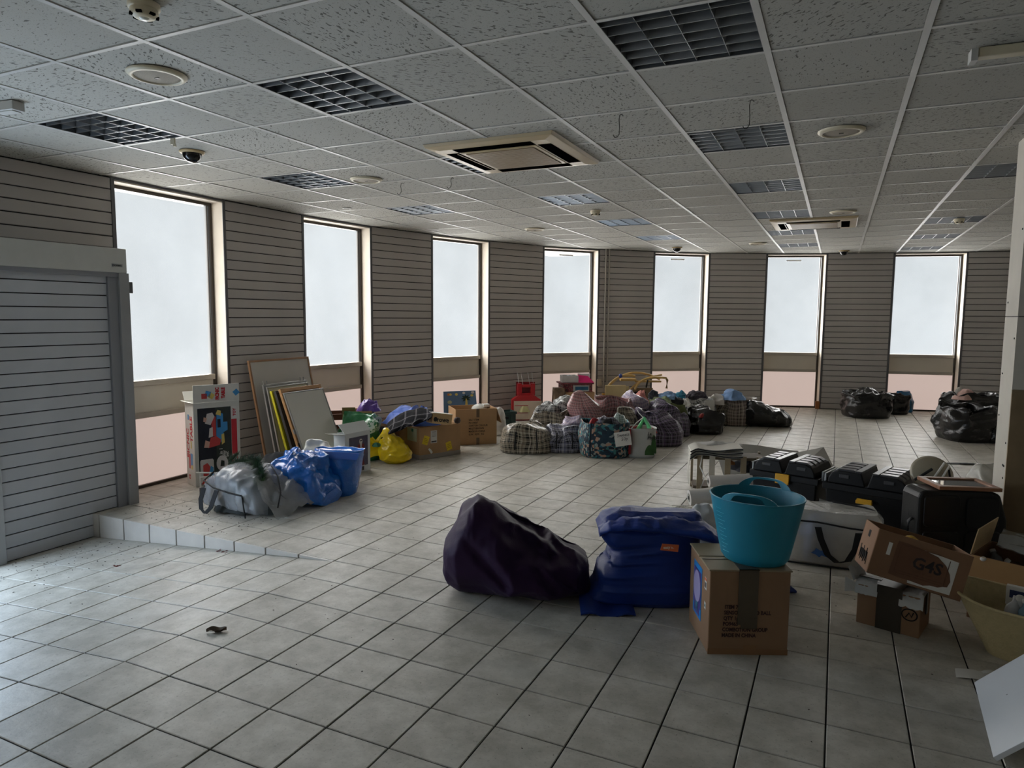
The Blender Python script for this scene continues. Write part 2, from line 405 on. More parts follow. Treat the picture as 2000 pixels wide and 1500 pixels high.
SLATM = mat('grey_slatwall_laminate', (182,176,171), .55, .04, 3, rand=.07)
SLATD = mat('blue_grey_door_laminate', (186,188,193), .55, .06, 3, rand=.06)
GROOVE = mat('dark_groove', (22,21,20), .9)
TRIMG = mat('grey_edge_trim', (92,91,92), .45, .04)
REVEAL = mat('cream_painted_reveal', (232,221,205), .7, .06, 4)
BRONZE = mat('dark_window_bronze', (66,58,50), .4, .05, metal=.3)
ALU = mat('champagne_aluminium_frame', (176,167,154), .4, .04, metal=.2)
SPAND = mat('grey_beige_spandrel', (212,203,188), .45, .06, 1.5)
PINK = pane_mat('frosted_lower_pane', (214,190,180), PANE_LOW, .05, .8)
FROST = pane_mat('frosted_upper_pane', (222,231,236), PANE_UP, .22, 1.2, .5)
FRONTGLOW = pane_mat('added_front_glow', (214,224,232), PANE_DOOR, .05)  # glow of the unseen shop front added on the left
WALLP = mat('white_painted_wall', (216,210,198), .8, .05, 2)

# ---- floor slab + tiles
fl = MB()
fl.prism([(p.x, p.y) for p in [WEST+Vector((-.3,0)), Vector((-5.98,1.50)), Vector((-2.962,1.50)), Vector((-2.962,3.545)), Vector((-5.98,3.545)), Vector((-5.98,7.6)), Vector((-5.5,9)), Vector((-4.6,11)), Vector((-3.1,12.5)), Vector((-1.3,13.6)), Vector((.8,14.2)), Vector((3.2,14.65)), Vector((6.4,14.9)), Vector((6.4,-3.3)), Vector((-5.98,-3.3))]][::-1], -.25, -.005, plane='xy')
floor = struct(fl.build('floor', GROUT))
TS, FX0, FY0 = .3, -7.88753*.3, 9.81058*.3
def tile_mesh(w, d, h=.012, ch=.0025):
    a, b = w/2, d/2
    vs = [(-a,-b,-h),(a,-b,-h),(a,b,-h),(-a,b,-h),(-a,-b,-ch),(a,-b,-ch),(a,b,-ch),(-a,b,-ch),(-a+ch,-b+ch,0),(a-ch,-b+ch,0),(a-ch,b-ch,0),(-a+ch,b-ch,0)]
    fs = [(8,9,10,11)]+[(i,(i+1)%4,(i+1)%4+4,i+4) for i in range(4)]+[(i+4,(i+1)%4+4,(i+1)%4+8,i+8) for i in range(4)]
    return vs, fs
tv, tf = tile_mesh(.2935, .2935)
tm = MB().add(tv, tf).build('tile', FLOORM); tme = tm.data; bpy.data.objects.remove(tm)
cells = []
for c in range(-13, 30):
    for r in range(-41, 24):
        x, y = FX0+TS*(c+.5), FY0-TS*(r+.5)
        if not near_inside(x, y, .27) or y < SOUTH_Y: continue
        if x < -2.97 and 1.35 < y < 3.543: continue
        q = proj(Vector((x,y,0)))
        vis = q[2] > .3 and -60 < q[0] < 2060 and q[1] < 1590
        cells.append((not vis, q[2] if vis else 0, x, y))
cells.sort()
rs = random.Random(3)
far = MB()
for i, (nv_, d, x, y) in enumerate(cells):
    rot = Euler((rs.gauss(0,.0016), rs.gauss(0,.0016), 0)); z = rs.uniform(-.0008,.0006)
    if i < 300: inst(tme, 'tile', floor, (x,y,z), rot)
    else:
        R = rot.to_matrix(); far.add([R @ Vector(v)+Vector((x,y,z)) for v in tv], tf)
ff = far.build('tile_field', FLOORM, floor); ff['kind'] = 'stuff'

# ---- entrance ramp, falling towards the door on the left
SL = .19/2.40
ramp = struct(MB().hexa([(-5.98,1.5,-.5),(-2.966,1.5,-.5),(-2.966,3.543,-.5),(-5.98,3.543,-.5)],
                  [(-5.98,1.5,-.005-SL*3.014),(-2.966,1.5,-.005),(-2.966,3.543,-.005),(-5.98,3.543,-.005-SL*3.014)]).build('floor_ramp', GROUT))
ta = math.atan(SL)
for i in range(10):
    for j in range(7):
        x = -2.966-.15-.3*i; y = 3.543-.15-.3*j
        if j == 6: continue
        inst(tme, 'tile', ramp, (x, y, -SL*(-2.966-x)-.001+rs.uniform(-.0006,.0006)), (rs.gauss(0,.001), -ta, 0))
ve, fe = tile_mesh(.2935, .2365)
cut = MB().add(ve, fe).build('cut_tile', FLOORM); cme = cut.data; bpy.data.objects.remove(cut)
for i in range(9): inst(cme, 'cut_tile', ramp, (-2.966-.15-.3*i, 1.6215, -SL*(.15+.3*i)-.001), (0,-ta,0))
RISER = mat('white_riser_tile', (196,190,182), .35, .05, 9)
for i in range(9):                                   # upstand along the upper floor: one tapering tile each
    x1 = -2.966-.3*i; x0 = x1-.294 if i < 8 else x1-.1
    z1, z0 = -SL*(-2.966-x1), -SL*(-2.966-x0)
    if i == 0: z1 = -.004
    MB().hexa([(x0,3.530,z0),(x1-.005,3.530,z1-.001),(x1-.005,3.545,z1-.001),(x0,3.545,z0)], [(x0,3.530,.0),(x1-.005,3.530,.0),(x1-.005,3.545,.0),(x0,3.545,.0)]).build('riser_tile', RISER, ramp, bevel=.002, seg=1)

# ---- ceiling: suspended grid with mineral tiles
CX0, CY0, CS = -3.3355, 2.1055, .6
ceil = struct(MB().box(-6.1, EAST_X+.1, SOUTH_Y-.1, 15, CEIL+.22, CEIL+.3).build('ceiling', WALLP))
LIGHTS = [(b, a) for b in (-2, 1, 4) for a in range(-2, 20, 3)]+[(7, a) for a in (-2, 1, 4, 7, 12, 15, 18)]
LIGHTS = [(b, a) for b, a in LIGHTS if near_inside(CX0+CS*(b+.5), CY0+CS*(a+.5), 0) and not (b == -2 and a > 7) and not (b == 1 and a > 13)]
def in_view(b, a):
    q = proj(Vector((CX0+CS*(b+.5), CY0+CS*(a+.5), CEIL))); return q[2] > .3 and -90 < q[0] < 2040 and q[1] > -20
LIGHTS = [c for c in LIGHTS if in_view(*c)]
cv, cf = tile_mesh(.572, .572, .016, .003)
cf2 = [f[::-1] for f in cf]; cvd = [(x, y, -z-.016) for x, y, z in cv]
cm = MB().add(cvd, cf2).build('ceiling_tile', CEILM); cme2 = cm.data; bpy.data.objects.remove(cm)
AC = [(-2.145, 4.585, 'nearer cassette'), (-.325, 9.28, 'far')]
ct = []
for b in range(-5, 17):
    for a in range(-9, 22):
        x, y = CX0+CS*(b+.5), CY0+CS*(a+.5)
        if (b, a) in LIGHTS or not near_inside(x, y, .34) or y < SOUTH_Y: continue
        if any(abs(x-ax) < .28 and abs(y-ay) < .28 for ax, ay, _ in AC): continue
        q = proj(Vector((x,y,CEIL))); vis = q[2] > .3 and -160 < q[0] < 2160 and q[1] > -160
        ct.append((not vis, q[2], x, y))
ct.sort(); cfar = MB()
for i, (nv_, d, x, y) in enumerate(ct):
    z = CEIL+.018+rs.uniform(-.001,.001)
    if i < 300: inst(cme2, 'ceiling_tile', ceil, (x,y,z), (rs.gauss(0,.002), rs.gauss(0,.002), 0))
    else: cfar.add([Vector(v)+Vector((x,y,z)) for v in cvd], cf2)
if cfar.v: cfar.build('ceiling_tile_field', CEILM, ceil)['kind'] = 'stuff'
def clip_run(fixed, axis):
    ts = [t*.05 for t in range(-64, 300) if (inside(fixed, t*.05) if axis == 'y' else (t*.05 > -6.2 and t*.05 < EAST_X and inside(t*.05, fixed)))]
    if axis == 'x': ts = [t*.05 for t in range(-124, 125) if inside(t*.05, fixed)]
    return (min(ts)-.03, max(ts)+.03) if ts else None
for b in range(-4, 17):
    x = CX0+CS*b; rr = clip_run(x, 'y')
    if rr: MB().box(x-.014, x+.014, rr[0], rr[1], CEIL-.002, CEIL+.012).build('grid_bar', TBAR, ceil)
for a in range(-8, 21):
    y = CY0+CS*a; rr = clip_run(y, 'x')
    if rr: MB().box(rr[0], rr[1], y-.011, y+.011, CEIL-.001, CEIL+.012).build('grid_bar', TBAR, ceil)

# ---- slat walls and windows
wall_left = sroot('wall_left'); wall_back = sroot('wall_back')
def seg_frame(a, b):
    d = (b-a); L = d.length; d = d/L; n = Vector((d.y, -d.x))          # interior lies to the right
    return L, Matrix(((d.x, -n.x, 0, a.x), (d.y, -n.y, 0, a.y), (0,0,1,0), (0,0,0,1)))   # local x along the wall, local y outwards
def slat_panel(parent, a, b, z0=0, m=SLATM, trims=True):
    L, T = seg_frame(a, b)
    p = MB().box(0, L, .014, .06, z0, CEIL+.2).build('slat_panel', GROOVE, parent); p.matrix_basis = T
    t = .035 if trims else 0; h = .0905; n = 28
    sl = MB().add([(t,0,0),(L-t,0,0),(L-t,.02,0),(t,.02,0),(t,-.003,.004),(L-t,-.003,.004),(t,-.003,h-.004),(L-t,-.003,h-.004),(t,0,h),(L-t,0,h),(L-t,.02,h),(t,.02,h)],
         [(3,2,1,0),(0,1,5,4),(4,5,7,6),(6,7,9,8),(8,9,10,11),(0,4,6,8,11,3),(1,2,10,9,7,5)]).build('slat', m, p)
    me = sl.data; bpy.data.objects.remove(sl)
    for i in range(n):
        z = z0+.012+i*(CEIL-z0-.012)/n
        inst(me, 'slat', p, (0,0,z))
    if trims:
        for x in (0, L-.032): MB().box(x, x+.032, -.008, .02, z0, CEIL).build('edge_trim', TRIMG, p)
    return p
PANELS = {}
PANELS[0] = slat_panel(wall_left, P0, V[0])
for k in range(7): PANELS[k+1] = slat_panel(wall_left if k < 3 else wall_back, V[2*k+1], V[2*k+2])
def window(i, a, b):
    L, T = seg_frame(a, b); w = sroot('window_%d' % i); w.matrix_basis = T
    rd = .17
    MB().box(-.03, 0, .0, rd+.05, 0, CEIL).box(L, L+.03, .0, rd+.05, 0, CEIL).box(0, L, 0, rd+.05, CEIL-.03, CEIL+.02).build('reveal', REVEAL, w)
    MB().box(0, L, -.012, .02, CEIL-.018, CEIL+.0).build('head_trim', TRIMG, w)
    g0, g1 = .0, L-.0
    MB().box(g0, g0+.03, rd-.03, rd+.03, .0, CEIL-.03).box(g1-.03, g1, rd-.03, rd+.03, 0, CEIL-.03).box(g1-.052, g1-.04, rd-.012, rd+.03, 1.0, CEIL-.06).build('side_frame', BRONZE, w, bevel=.003, seg=1)
    MB().box(g0+.03, g1-.03, rd-.03, rd+.03, CEIL-.062, CEIL-.03).build('head_frame', BRONZE, w)
    MB().box(g0+.03, g1-.03, rd-.035, rd+.03, .955, 1.01).build('transom', ALU, w, bevel=.004, seg=1)
    MB().box(g0+.03, g1-.03, rd-.03, rd+.03, .655, .705).build('lower_transom', ALU, w, bevel=.004, seg=1)
    MB().box(g0+.03, g1-.03, rd-.03, rd+.03, .0, .028).build('bottom_frame', BRONZE, w)
    MB().box(g0+.03, g1-.03, rd+.0, rd+.02, .703, .957).build('spandrel_panel', SPAND, w)
    MB().box(g0+.03, g1-.03, rd+.0, rd+.012, 1.008, CEIL-.06).build('upper_pane', FROST, w)
    MB().box(g0+.03, g1-.03, rd+.0, rd+.012, .026, .657).build('lower_pane', PINK, w)
    if i in (4, 5, 6):
        MB().box(L*.36, L*.62, rd-.006, rd+.001, CEIL-.128, CEIL-.102).build('vent_slot', mat('grey_vent', (236,238,238), .5), w, bevel=.004)
    return w
for i in range(7): window(i+1, V[2*i], V[2*i+1])
# rust and bare timber at the foot of the panel between windows 6 and 7
L, T = seg_frame(V[11], V[12])
o = struct(MB().box(-.055, .01, -.02, .02, 0, .14).build('trim_1', mat('bare_orange_timber', (150,92,48), .7, .15))); o.matrix_basis = T

# ---- the rest of the room behind and beside the camera
struct(MB().box(EAST_X, EAST_X+.1, SOUTH_Y, 15, -.1, CEIL+.2).build('wall_right', WALLP))
struct(MB().box(-6, EAST_X, SOUTH_Y-.1, SOUTH_Y, -.1, CEIL+.2).build('wall_front', WALLP))
struct(MB().box(3.0, EAST_X+.1, 14.45, 14.6, -.1, CEIL+.2).build('wall_back_plain', WALLP)) if False else None
slat_panel(wall_back, V[14], Vector((EAST_X,14.6)))
struct(MB().box(-5.98, -5.68, SOUTH_Y, 1.2, 2.55, CEIL+.2).build('wall_entrance', WALLP))
w8 = sroot('window_8')                             # unseen glowing shop front, added to brighten the near part of the room
for y in (-3.1, -1.68, -.26): MB().box(-5.86, -5.85, y, y+1.36, .1, 2.5).build('glass', FRONTGLOW, w8)
MB().box(-5.9, -5.8, -3.2, 1.2, -.2, .1).box(-5.9, -5.8, -3.2, 1.2, 2.5, 2.56).box(-5.9,-5.8,-1.74,-1.68,0,2.5).box(-5.9,-5.8,-.32,-.26,0,2.5).box(-5.9,-5.8,1.1,1.2,0,2.5).build('frame', ALU, w8)
MB().box(-6.0, -5.70, 1.2, 4.0, 2.02, CEIL+.2).build('wall_lintel', WALLP, wall_left)

# ---- entrance: header box, jambs, slatted leaf, and the glazed door beside it
DX = -5.40
door = sroot('door_1'); door.location = (DX, 0, 0)
HEAD = mat('pale_grey_header', (190,190,185), .45, .03); JAMB = mat('grey_jamb', (136,137,142), .45, .05, 2)
MB().box(-.28, .0, 1.3, 3.905, 1.965, 2.165).build('header_box', HEAD, door, bevel=.006)
MB().box(-.30, -.01, 1.3, 3.88, 1.93, 1.965).build('header_lip', JAMB, door)
pl = MB().box(-.001, .002, 3.77, 3.865, 2.012, 2.038).build('name_plate', mat('plate_light', (150,150,147), .4), door)
text('DORMA', .019, mat('black_print', (18,17,17), .6, 0), pl, (.003, 3.777, 2.018), (PI/2, 0, PI/2), sx=1.15, bold=.0005)
MB().box(-.30, -.02, 3.745, 3.83, -.19, 1.93).build('door_jamb', JAMB, door, bevel=.003)
MB().box(-.30, .0, 3.83, 3.92, -.19, 1.965).build('door_jamb', mat('grey_jamb_face', (150,151,152), .4, .05, 2), door, bevel=.003)
MB().box(-.30, .0, 2.745, 2.855, -.24, 1.93).build('door_jamb', mat('pale_jamb', (170,172,175), .45, .04, 2), door, bevel=.003)
MB().box(-.05, -.005, 3.915, 3.955, 1.80, 1.895).build('hinge', mat('grey_hinge', (90,92,92), .4, metal=.4), door, bevel=.004)
MB().box(-.10, -.055, 2.85, 3.75, -.24, 1.94).build('door_backing', GROOVE, door)
sl = MB().box(-.06, -.038, 2.857, 3.743, 0, .0905).build('slat', SLATD, door, bevel=.002, seg=1)
sl.location.z = -.19
for i in range(1, 22): 
    o = sl.copy(); o.location.z = -.19+i*.0985; C.objects.link(o)
    o.parent = door
door2 = sroot('door_2'); door2.location = (DX-.05, 0, 0)
MB().box(-.03, .0, 1.34, 2.74, -.15, 1.92).build('glass', pane_mat('daylit_door_glass', (198,220,244), PANE_DOOR*8.5, .05), door2)
MB().box(-.06, .03, 1.25, 1.34, -.25, 1.96).box(-.06, .03, 2.70, 2.745, -.25, 1.96).box(-.06, .03, 1.25, 2.745, -.28, -.14).build('door_frame', ALU, door2)
MB().box(.03, .07, 1.40, 1.43, .6, 1.4).build('handle', ALU, door2)
struct(MB().box(-5.98, -5.40, 1.15, 1.27, -.3, CEIL).build('wall_return', WALLP))

# ---- plasterboard pillar at the right
PILM = mat('scuffed_white_plasterboard', (182,176,164), .8, .07, 3)
pil = sroot('pillar'); pil.location = (1.01, 5.25, 0)
MB().box(0, .6, 0, .36, 0, 1.655).build('plasterboard_sheet', PILM, pil)
MB().box(0, .6, 0, .36, 1.66, CEIL).build('plasterboard_sheet', PILM, pil)
MB().box(.005, .595, .005, .355, 0, CEIL).build('stud', GROOVE, pil)
MB().box(-.002, .60, -.02, -.001, 0, 1.20).build('timber_board', mat('brown_timber_edge', (124,104,76), .7, .15, 6), pil)
for z, y in ((.33,.3),(.62,.06),(1.0,.31),(1.75,.30),(2.2,.05),(1.52,.04),(1.28,.3),(.85,.05)):
    MB().cbox((-.002, y, z), .003, .011, .011).build('screw_head', GROOVE, pil)
MB().cbox((-.002, .07, .70), .003, .05, .012).build('slot_mark', GROOVE, pil)

# ---- two thin pipes on the wall between windows 4 and 5
L, T = seg_frame(V[7], V[8])
for k, x in enumerate((.135, .20)):
    t = thing('wall_pipe', ['thin white pipe down the slatted wall, left of a pair', 'thin white pipe down the slatted wall, right of a pair'][k], 'pipe', group='thin pipes on the wall'); t.matrix_basis = T
    MB().tube([(x,-.03,.40),(x,-.03,CEIL)], .013, 10).build('pipe_run', mat('cream_pipe', (176,170,160), .45), t)
    for z in (.75, 1.55, 2.62): MB().box(x-.02, x+.02, -.042, -.003, z, z+.02).build('pipe_clip', mat('cream_pipe', (176,170,160)), t)
t = thing('junction_box', 'small cream junction box low on wall beside the pipes', 'box'); t.matrix_basis = T
MB().box(.02, .10, -.04, -.003, .43, .55).build('casing', mat('cream_box', (186,176,158), .5), t, bevel=.005)
MB().box(.03, .09, -.046, -.039, .44, .54).build('cover', mat('cream_box', (186,176,158)), t, bevel=.003)

# ================================================================== CEILING FITTINGS
LOUV = mat('brushed_louvre_aluminium', (150,154,158), .32, .04, metal=.85)
HOUS = mat('dark_light_housing', (70,72,74), .5); TUBE = mat('unlit_tube', (190,190,185), .3, 0)
def make_light():
    t = thing('ceiling_light', 'x', 'light', group='unlit louvred ceiling lights')
    MB().box(-.285,.285,-.285,.285,.10,.105).box(-.288,-.284,-.285,.285,0,.10).box(.284,.288,-.285,.285,0,.10).box(-.285,.285,-.288,-.284,0,.10).box(-.285,.285,.284,.288,0,.10).build('housing', HOUS, t)
    for x in (-.215,-.07,.07,.215): MB().tube([(x,-.27,.083),(x,.27,.083)], .012, 8).build('tube', TUBE, t)
    bl = None
    for y in np.linspace(-.235,.235,6):
        if bl is None: bl = MB().hexa([(-.284,-.0015,0),(.284,-.0015,0),(.284,.0015,0),(-.284,.0015,0)],[(-.284,-.010,.055),(.284,-.010,.055),(.284,.010,.055),(-.284,.010,.055)]).build('louvre_blade', LOUV, t, (0,y,0))
        else: inst(bl.data, 'louvre_blade', t, (0,y,0))
    cr = None
    for x in (-.143, 0, .143):
        if cr is None: cr = MB().hexa([(-.0012,-.284,.001),(.0012,-.284,.001),(.0012,.284,.001),(-.0012,.284,.001)],[(-.009,-.284,.05),(.009,-.284,.05),(.009,.284,.05),(-.009,.284,.05)]).build('louvre_divider', LOUV, t, (x,0,0))
        else: inst(cr.data, 'louvre_divider', t, (x,0,0))
    return t
names = {-2: 'row nearest the left wall', 1: 'second row from the left wall', 4: 'third row from the left wall', 7: 'last row, by the pillar'}
ordn = ['nearest', 'second', 'third', 'fourth', 'fifth', 'sixth', 'seventh', 'farthest']
L0 = None; cnt = {}
for b, a in LIGHTS:
    x, y = CX0+CS*(b+.5), CY0+CS*(a+.5)
    q = proj(Vector((x,y,CEIL)))
    if q[2] < .3 or not (-200 < q[0] < 2300 and q[1] > -150): continue
    i = cnt.get(b, 0); cnt[b] = i+1
    lab = 'louvred square ceiling light, %s in the %s' % (ordn[i], names[b])
    if L0 is None: L0 = make_light(); L0.location = (x,y,CEIL); L0['label'] = lab
    else: clone(L0, (x,y,CEIL), label=lab)

ACW = mat('yellowed_ac_plastic', (176,156,120), .45, .05, 3); ACD = mat('black_slot', (6,6,6), 1, spec=0); ACG = mat('tan_grille', (150,128,98), .5)
def make_ac(rows=22):
    t = thing('air_conditioner', 'x', 'air conditioner', group='ceiling air conditioners')
    s, q, r = .475, .385, .27
    def fr(a, z): return [(-a,-a,z),(a,-a,z),(a,a,z),(-a,a,z)]
    mb = MB(); o, i1, i2 = fr(s,0), fr(s-.01,-.03), fr(q+.01,-.045)
    mb.add(o+i1+i2+fr(r+.0,-.045), [(0,1,5,4),(1,2,6,5),(2,3,7,6),(3,0,4,7),(4,5,9,8),(5,6,10,9),(6,7,11,10),(7,4,8,11)]+[(8,9,13,12),(9,10,14,13),(10,11,15,14),(11,8,12,15)])
    mb.f = [f[::-1] for f in mb.f]
    mb.build('fascia', ACW, t, bevel=.004)
    for k in range(4):
        R = Matrix.Rotation(k*PI/2, 4, 'Z')
        MB().box(-.29,.29,-.392,-.300,-.0475,-.03, T=R).build('air_slot', ACD, t)
        MB().box(-.27,.27,-.320,-.312,-.050,-.036, T=R).build('vane', ACG if k == 3 else ACD, t)
    MB().box(-.285,.285,-.285,.285,-.052,-.04).build('grille_frame', ACW, t, bevel=.004)
    b0 = None
    for k in range(rows):
        y = -.25+.5*k/(rows-1)
        if b0 is None: b0 = MB().box(-.255,.255,-.006,.006,-.060,-.050).build('grille_slat', ACG, t, (0,y,0))
        else: inst(b0.data, 'grille_slat', t, (0,y,0))
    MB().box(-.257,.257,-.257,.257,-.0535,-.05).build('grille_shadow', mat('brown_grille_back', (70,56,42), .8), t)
    return t
A0 = make_ac(); A0.scale = (1,1,.7); A0.location = (AC[0][0], AC[0][1], CEIL); A0['label'] = 'large yellowed ceiling cassette air conditioner in the middle of the ceiling'
clone(A0, (AC[1][0], AC[1][1], CEIL), label='farther ceiling cassette air conditioner above the right-hand windows')

SPK = mat('yellowed_speaker_rim', (196,186,160), .5); SPG = mat('grey_speaker_mesh', (142,132,116), .7, bump=.4, bscale=250)
def make_speaker():
    t = thing('ceiling_speaker', 'x', 'speaker', group='round ceiling speakers')
    MB().lathe([(.135,0),(.135,-.006),(.122,-.016),(.108,-.018),(.104,-.010)], 40).build('rim', SPK, t)
    MB().lathe([(.106,-.011),(.06,-.015),(.001,-.017)], 32).build('mesh_grille', SPG, t)
    MB().cbox((0,0,-.018), .025, .012, .003).build('badge', mat('dark_badge', (70,66,58), .5), t)
    return t
S0 = None
for x, y, lab in [(-3.05,2.41,'large round ceiling speaker at the upper left, near the camera'), (-3.71,4.93,'round ceiling speaker between the second left light and the near cassette'), (-.04,4.83,'round ceiling speaker in the right half of the ceiling'),
                  (-3.71,8.56,'thin round ceiling speaker far left near window four'), (-.01,8.42,'round ceiling speaker just before the far cassette'), (-1.19,11.46,'farthest small round ceiling speaker near window five')]:
    if S0 is None: S0 = make_speaker(); S0.location = (x,y,CEIL-.001); S0['label'] = lab
    else: clone(S0, (x,y,CEIL-.001), label=lab)
SMK = mat('cream_detector_plastic', (200,188,160), .5)
def make_smoke():
    t = thing('smoke_detector', 'x', 'smoke detector', group='smoke detectors on the ceiling')
    MB().lathe([(.056,0),(.056,-.018),(.05,-.022)], 28, cap1=True).build('base', SMK, t)
    MB().lathe([(.048,-.022),(.05,-.036),(.036,-.05),(.022,-.053)], 28, cap1=True).build('cap', SMK, t)
    for k in range(6):
        q = k*PI/3; MB().cbox((.044*math.cos(q), .044*math.sin(q), -.043), .012, .02, .008, rot=(0,0,q)).build('vent_slot', ACD, t)
    MB().lathe([(.018,-.053),(.014,-.058),(.001,-.059)], 16).build('lens', mat('pale_lens', (222,222,214), .3), t)
    return t
K0 = None
for x, y, lab in [(-2.41,1.86,'cream smoke detector cut by the top edge of the photo'), (-2.46,7.34,'cream smoke detector beyond the near cassette, among small-cell lights'), (1.2,9.5,'cream smoke detector far right by the pillar')]:
    if K0 is None: K0 = make_smoke(); K0.location = (x,y,CEIL-.002); K0['label'] = lab
    else: clone(K0, (x,y,CEIL-.002), label=lab)
def make_dome():
    t = thing('dome_camera', 'x', 'camera', group='dome cameras on the ceiling')
    MB().lathe([(.085,0),(.085,-.008),(.074,-.018),(.066,-.016)], 32).build('rim', mat('tan_camera_rim', (190,166,122), .5), t)
    MB().lathe([(.066*math.cos(q), -.014-.066*math.sin(q)) for q in np.linspace(0, PI/2*.99, 9)], 28).build('dome', mat('black_dome_glass', (10,10,12), .08, 0), t)
    return t
D0 = None
for x, y, lab in [(-4.24,3.61,'black dome camera on the left ceiling above window one'), (-2.48,11.66,'black dome camera above window five'), (.03,13.2,'black dome camera above the panel right of window six')]:
    if D0 is None: D0 = make_dome(); D0.location = (x,y,CEIL-.002); D0['label'] = lab
    else: clone(D0, (x,y,CEIL-.002), label=lab)
for x, y, lab in [(-4.89,6.15,'small white recessed downlight left, between windows two and three'), (-4.98,8.12,'small white recessed downlight above window three')]:
    t = thing('downlight', lab, 'light', (x,y,CEIL-.001), group='small recessed downlights')
    MB().lathe([(.05,0),(.048,-.007),(.034,-.008),(.03,.0)], 24).build('bezel', TBAR, t)
    MB().lathe([(.031,-.003),(.001,-.004)], 20).build('lens', mat('dull_lens', (120,118,112), .3), t)
t = thing('sensor_box', 'small white plastic box on the ceiling at the far left', 'box', (-4.22,2.38,CEIL-.002), .1)
MB().box(-.09,.09,-.035,.035,-.05,0).build('casing', TBAR, t, bevel=.004); MB().box(-.07,.07,-.025,.025,-.055,-.05).build('cover', TBAR, t)
t = thing('light_bracket', 'broken white plastic light fitting on the ceiling at the upper right', 'light fitting', (.60,3.64,CEIL-.002), .05)
MB().box(-.12,.14,-.03,.03,-.04,0).build('casing', SPK, t, bevel=.006); MB().box(-.145,-.12,-.035,.03,-.055,-.005).build('torn_end', TBAR, t)
MB().box(.08,.11,-.035,-.03,-.05,-.01).build('clip', TBAR, t)
HOOK = mat('hook_wire', (60,58,54), .4, metal=.6)
for x, y, l, lab in [(-1.19,3.955,.13,'thin S-shaped wire hook left of the right-hand light row'), (-.48,3.975,.15,'thin S-shaped wire hook beside the right-hand light row'), (-3.53,5.19,.10,'short wire hook by the round speaker left of the cassette'), (-3.0,5.15,.09,'bent wire hook near the left corner of the cassette')]:
    pts = [(.012*math.cos(q)+.0, 0, -.012+.012*math.sin(q)) for q in np.linspace(PI*.1, PI*1.0, 6)][::-1]
    pts = [(.02,0,-.01),(.012,0,-.001),(0,0,-.004),(-.004,0,-.03),(0,0,-l*.6),(-.002,0,-l+.02),(-.012,0,-l+.004),(-.026,0,-l),(-.036,0,-l+.014)]
    tag(MB().tube(pts, .0024, 6).build('ceiling_hook', HOOK, None, (x,y,CEIL), (0,0,VR)), lab, 'hook', 'wire hooks hanging from the ceiling grid')
tag(MB().cbox((0,0,-.02), .03,.012,.04).cbox((.012,0,-.045), .02,.01,.02).build('grid_clip', SPK, None, (-4.05,3.3,CEIL), (0,0,.2)), 'small broken clip hanging by the left ceiling light', 'clip')

# ================================================================== THINGS ON THE FLOOR
CARD = mat('brown_cardboard', (176,140,100), .8, .08, 5, bump=.15, bscale=60)
CARDIN = mat('inner_cardboard', (150,116,82), .85, .06, 5)
TAPEB = mat('brown_parcel_tape', (104,84,62), .3, .05)
BLACKP = mat('black_print', (18,17,17), .6, 0)
WHITEP = mat('white_paper', (214,212,206), .7, .04)
YELLOW = mat('yellow_sticker', (226,196,44), .6, .05)
WEB = mat('black_webbing', (18,18,20), .7, .1)
RED = mat('red_print', (190,34,44), .6, .03)

def carton(t, w, d, h, m=CARD, mi=CARDIN, th=.006, floor_=True):
    """open-topped cardboard box standing on local z=0, centred"""
    a, b = w/2, d/2
    mb = MB()
    if floor_: mb.box(-a,a,-b,b,0,th)
    mb.box(-a,a,-b,-b+th,th,h).box(-a,a,b-th,b,th,h).box(-a,-a+th,-b+th,b-th,th,h).box(a-th,a,-b+th,b-th,th,h)
    return mb.build('body', m, t, bevel=.002, seg=1)
def flap(t, p0, p1, out, ln, th=.005, m=CARD, name='flap'):
    """flap hinged on edge p0-p1, swinging in direction out for ln"""
    p0, p1, o = Vector(p0), Vector(p1), Vector(out).normalized()*ln; n = (p1-p0).cross(o).normalized()*th
    q = [p0, p1, p1+o, p0+o]
    return MB().hexa(q, [v+n for v in q]).build(name, m, t)
def at(px, py, d=0, z=0):              # centre of a thing whose front foot shows at the picture point, d deep
    p = P(px, py, z); return p+FH*d/2
def spot(x0, x1, ytop, f, zb=0):       # centre, width and height of something spanning x0..x1 with its top at ytop, f metres ahead
    m = (x0+x1)/2; p = WP(m, ytop, f); wdt = (x1-x0)*mpp(f, p.z/2)
    return Vector((p.x, p.y, zb)), wdt, p.z-zb

# ---------------- picnic-table toy box
A, B = P(383,952), P(355,944); ang = math.radians(68)
t = thing('toy_box', 'tall white and dark printed toy picnic table carton, lid flap open', 'box', A, ang)
W_, D_, H_ = .43, .24, .80
WB = mat('white_printed_card', (206,204,196), .55, .05, 6)
body = MB().box(0,W_,0,.006,0,H_).box(0,W_,D_-.006,D_,0,H_).box(0,.006,.006,D_-.006,0,H_).box(W_-.006,W_,.006,D_-.006,0,H_).box(0,W_,0,D_,0,.006).build('body', WB, t, bevel=.002, seg=1)
fl_ = flap(t, (.0,.0,H_), (W_,.0,H_), (0,-.02,1), .165, m=WB)
flap(t, (0,D_,H_), (W_,D_,H_), (0,.5,.75), .10, m=WB); flap(t, (.003,D_,H_), (.003,0,H_), (-.6,0,.15), .04, m=WB)
DKPIC = mat('dark_photo_print', (44,50,40), .45, .5, 7); BLK = mat('night_photo_print', (24,24,30), .45, .4, 9)
def face(mb, name, m, t, y=-.0006): return mb.build(name, m, t, (0,y,0))
def card(t, x0, x1, z0, z1, m, name='print', y=-.001): return MB().box(x0,x1,y-.0006,y,z0,z1).build(name, m, t)
def poly(t, pts, m, name='print', y=-.001): return MB().prism(pts, y-.0006, y).build(name, m, t)
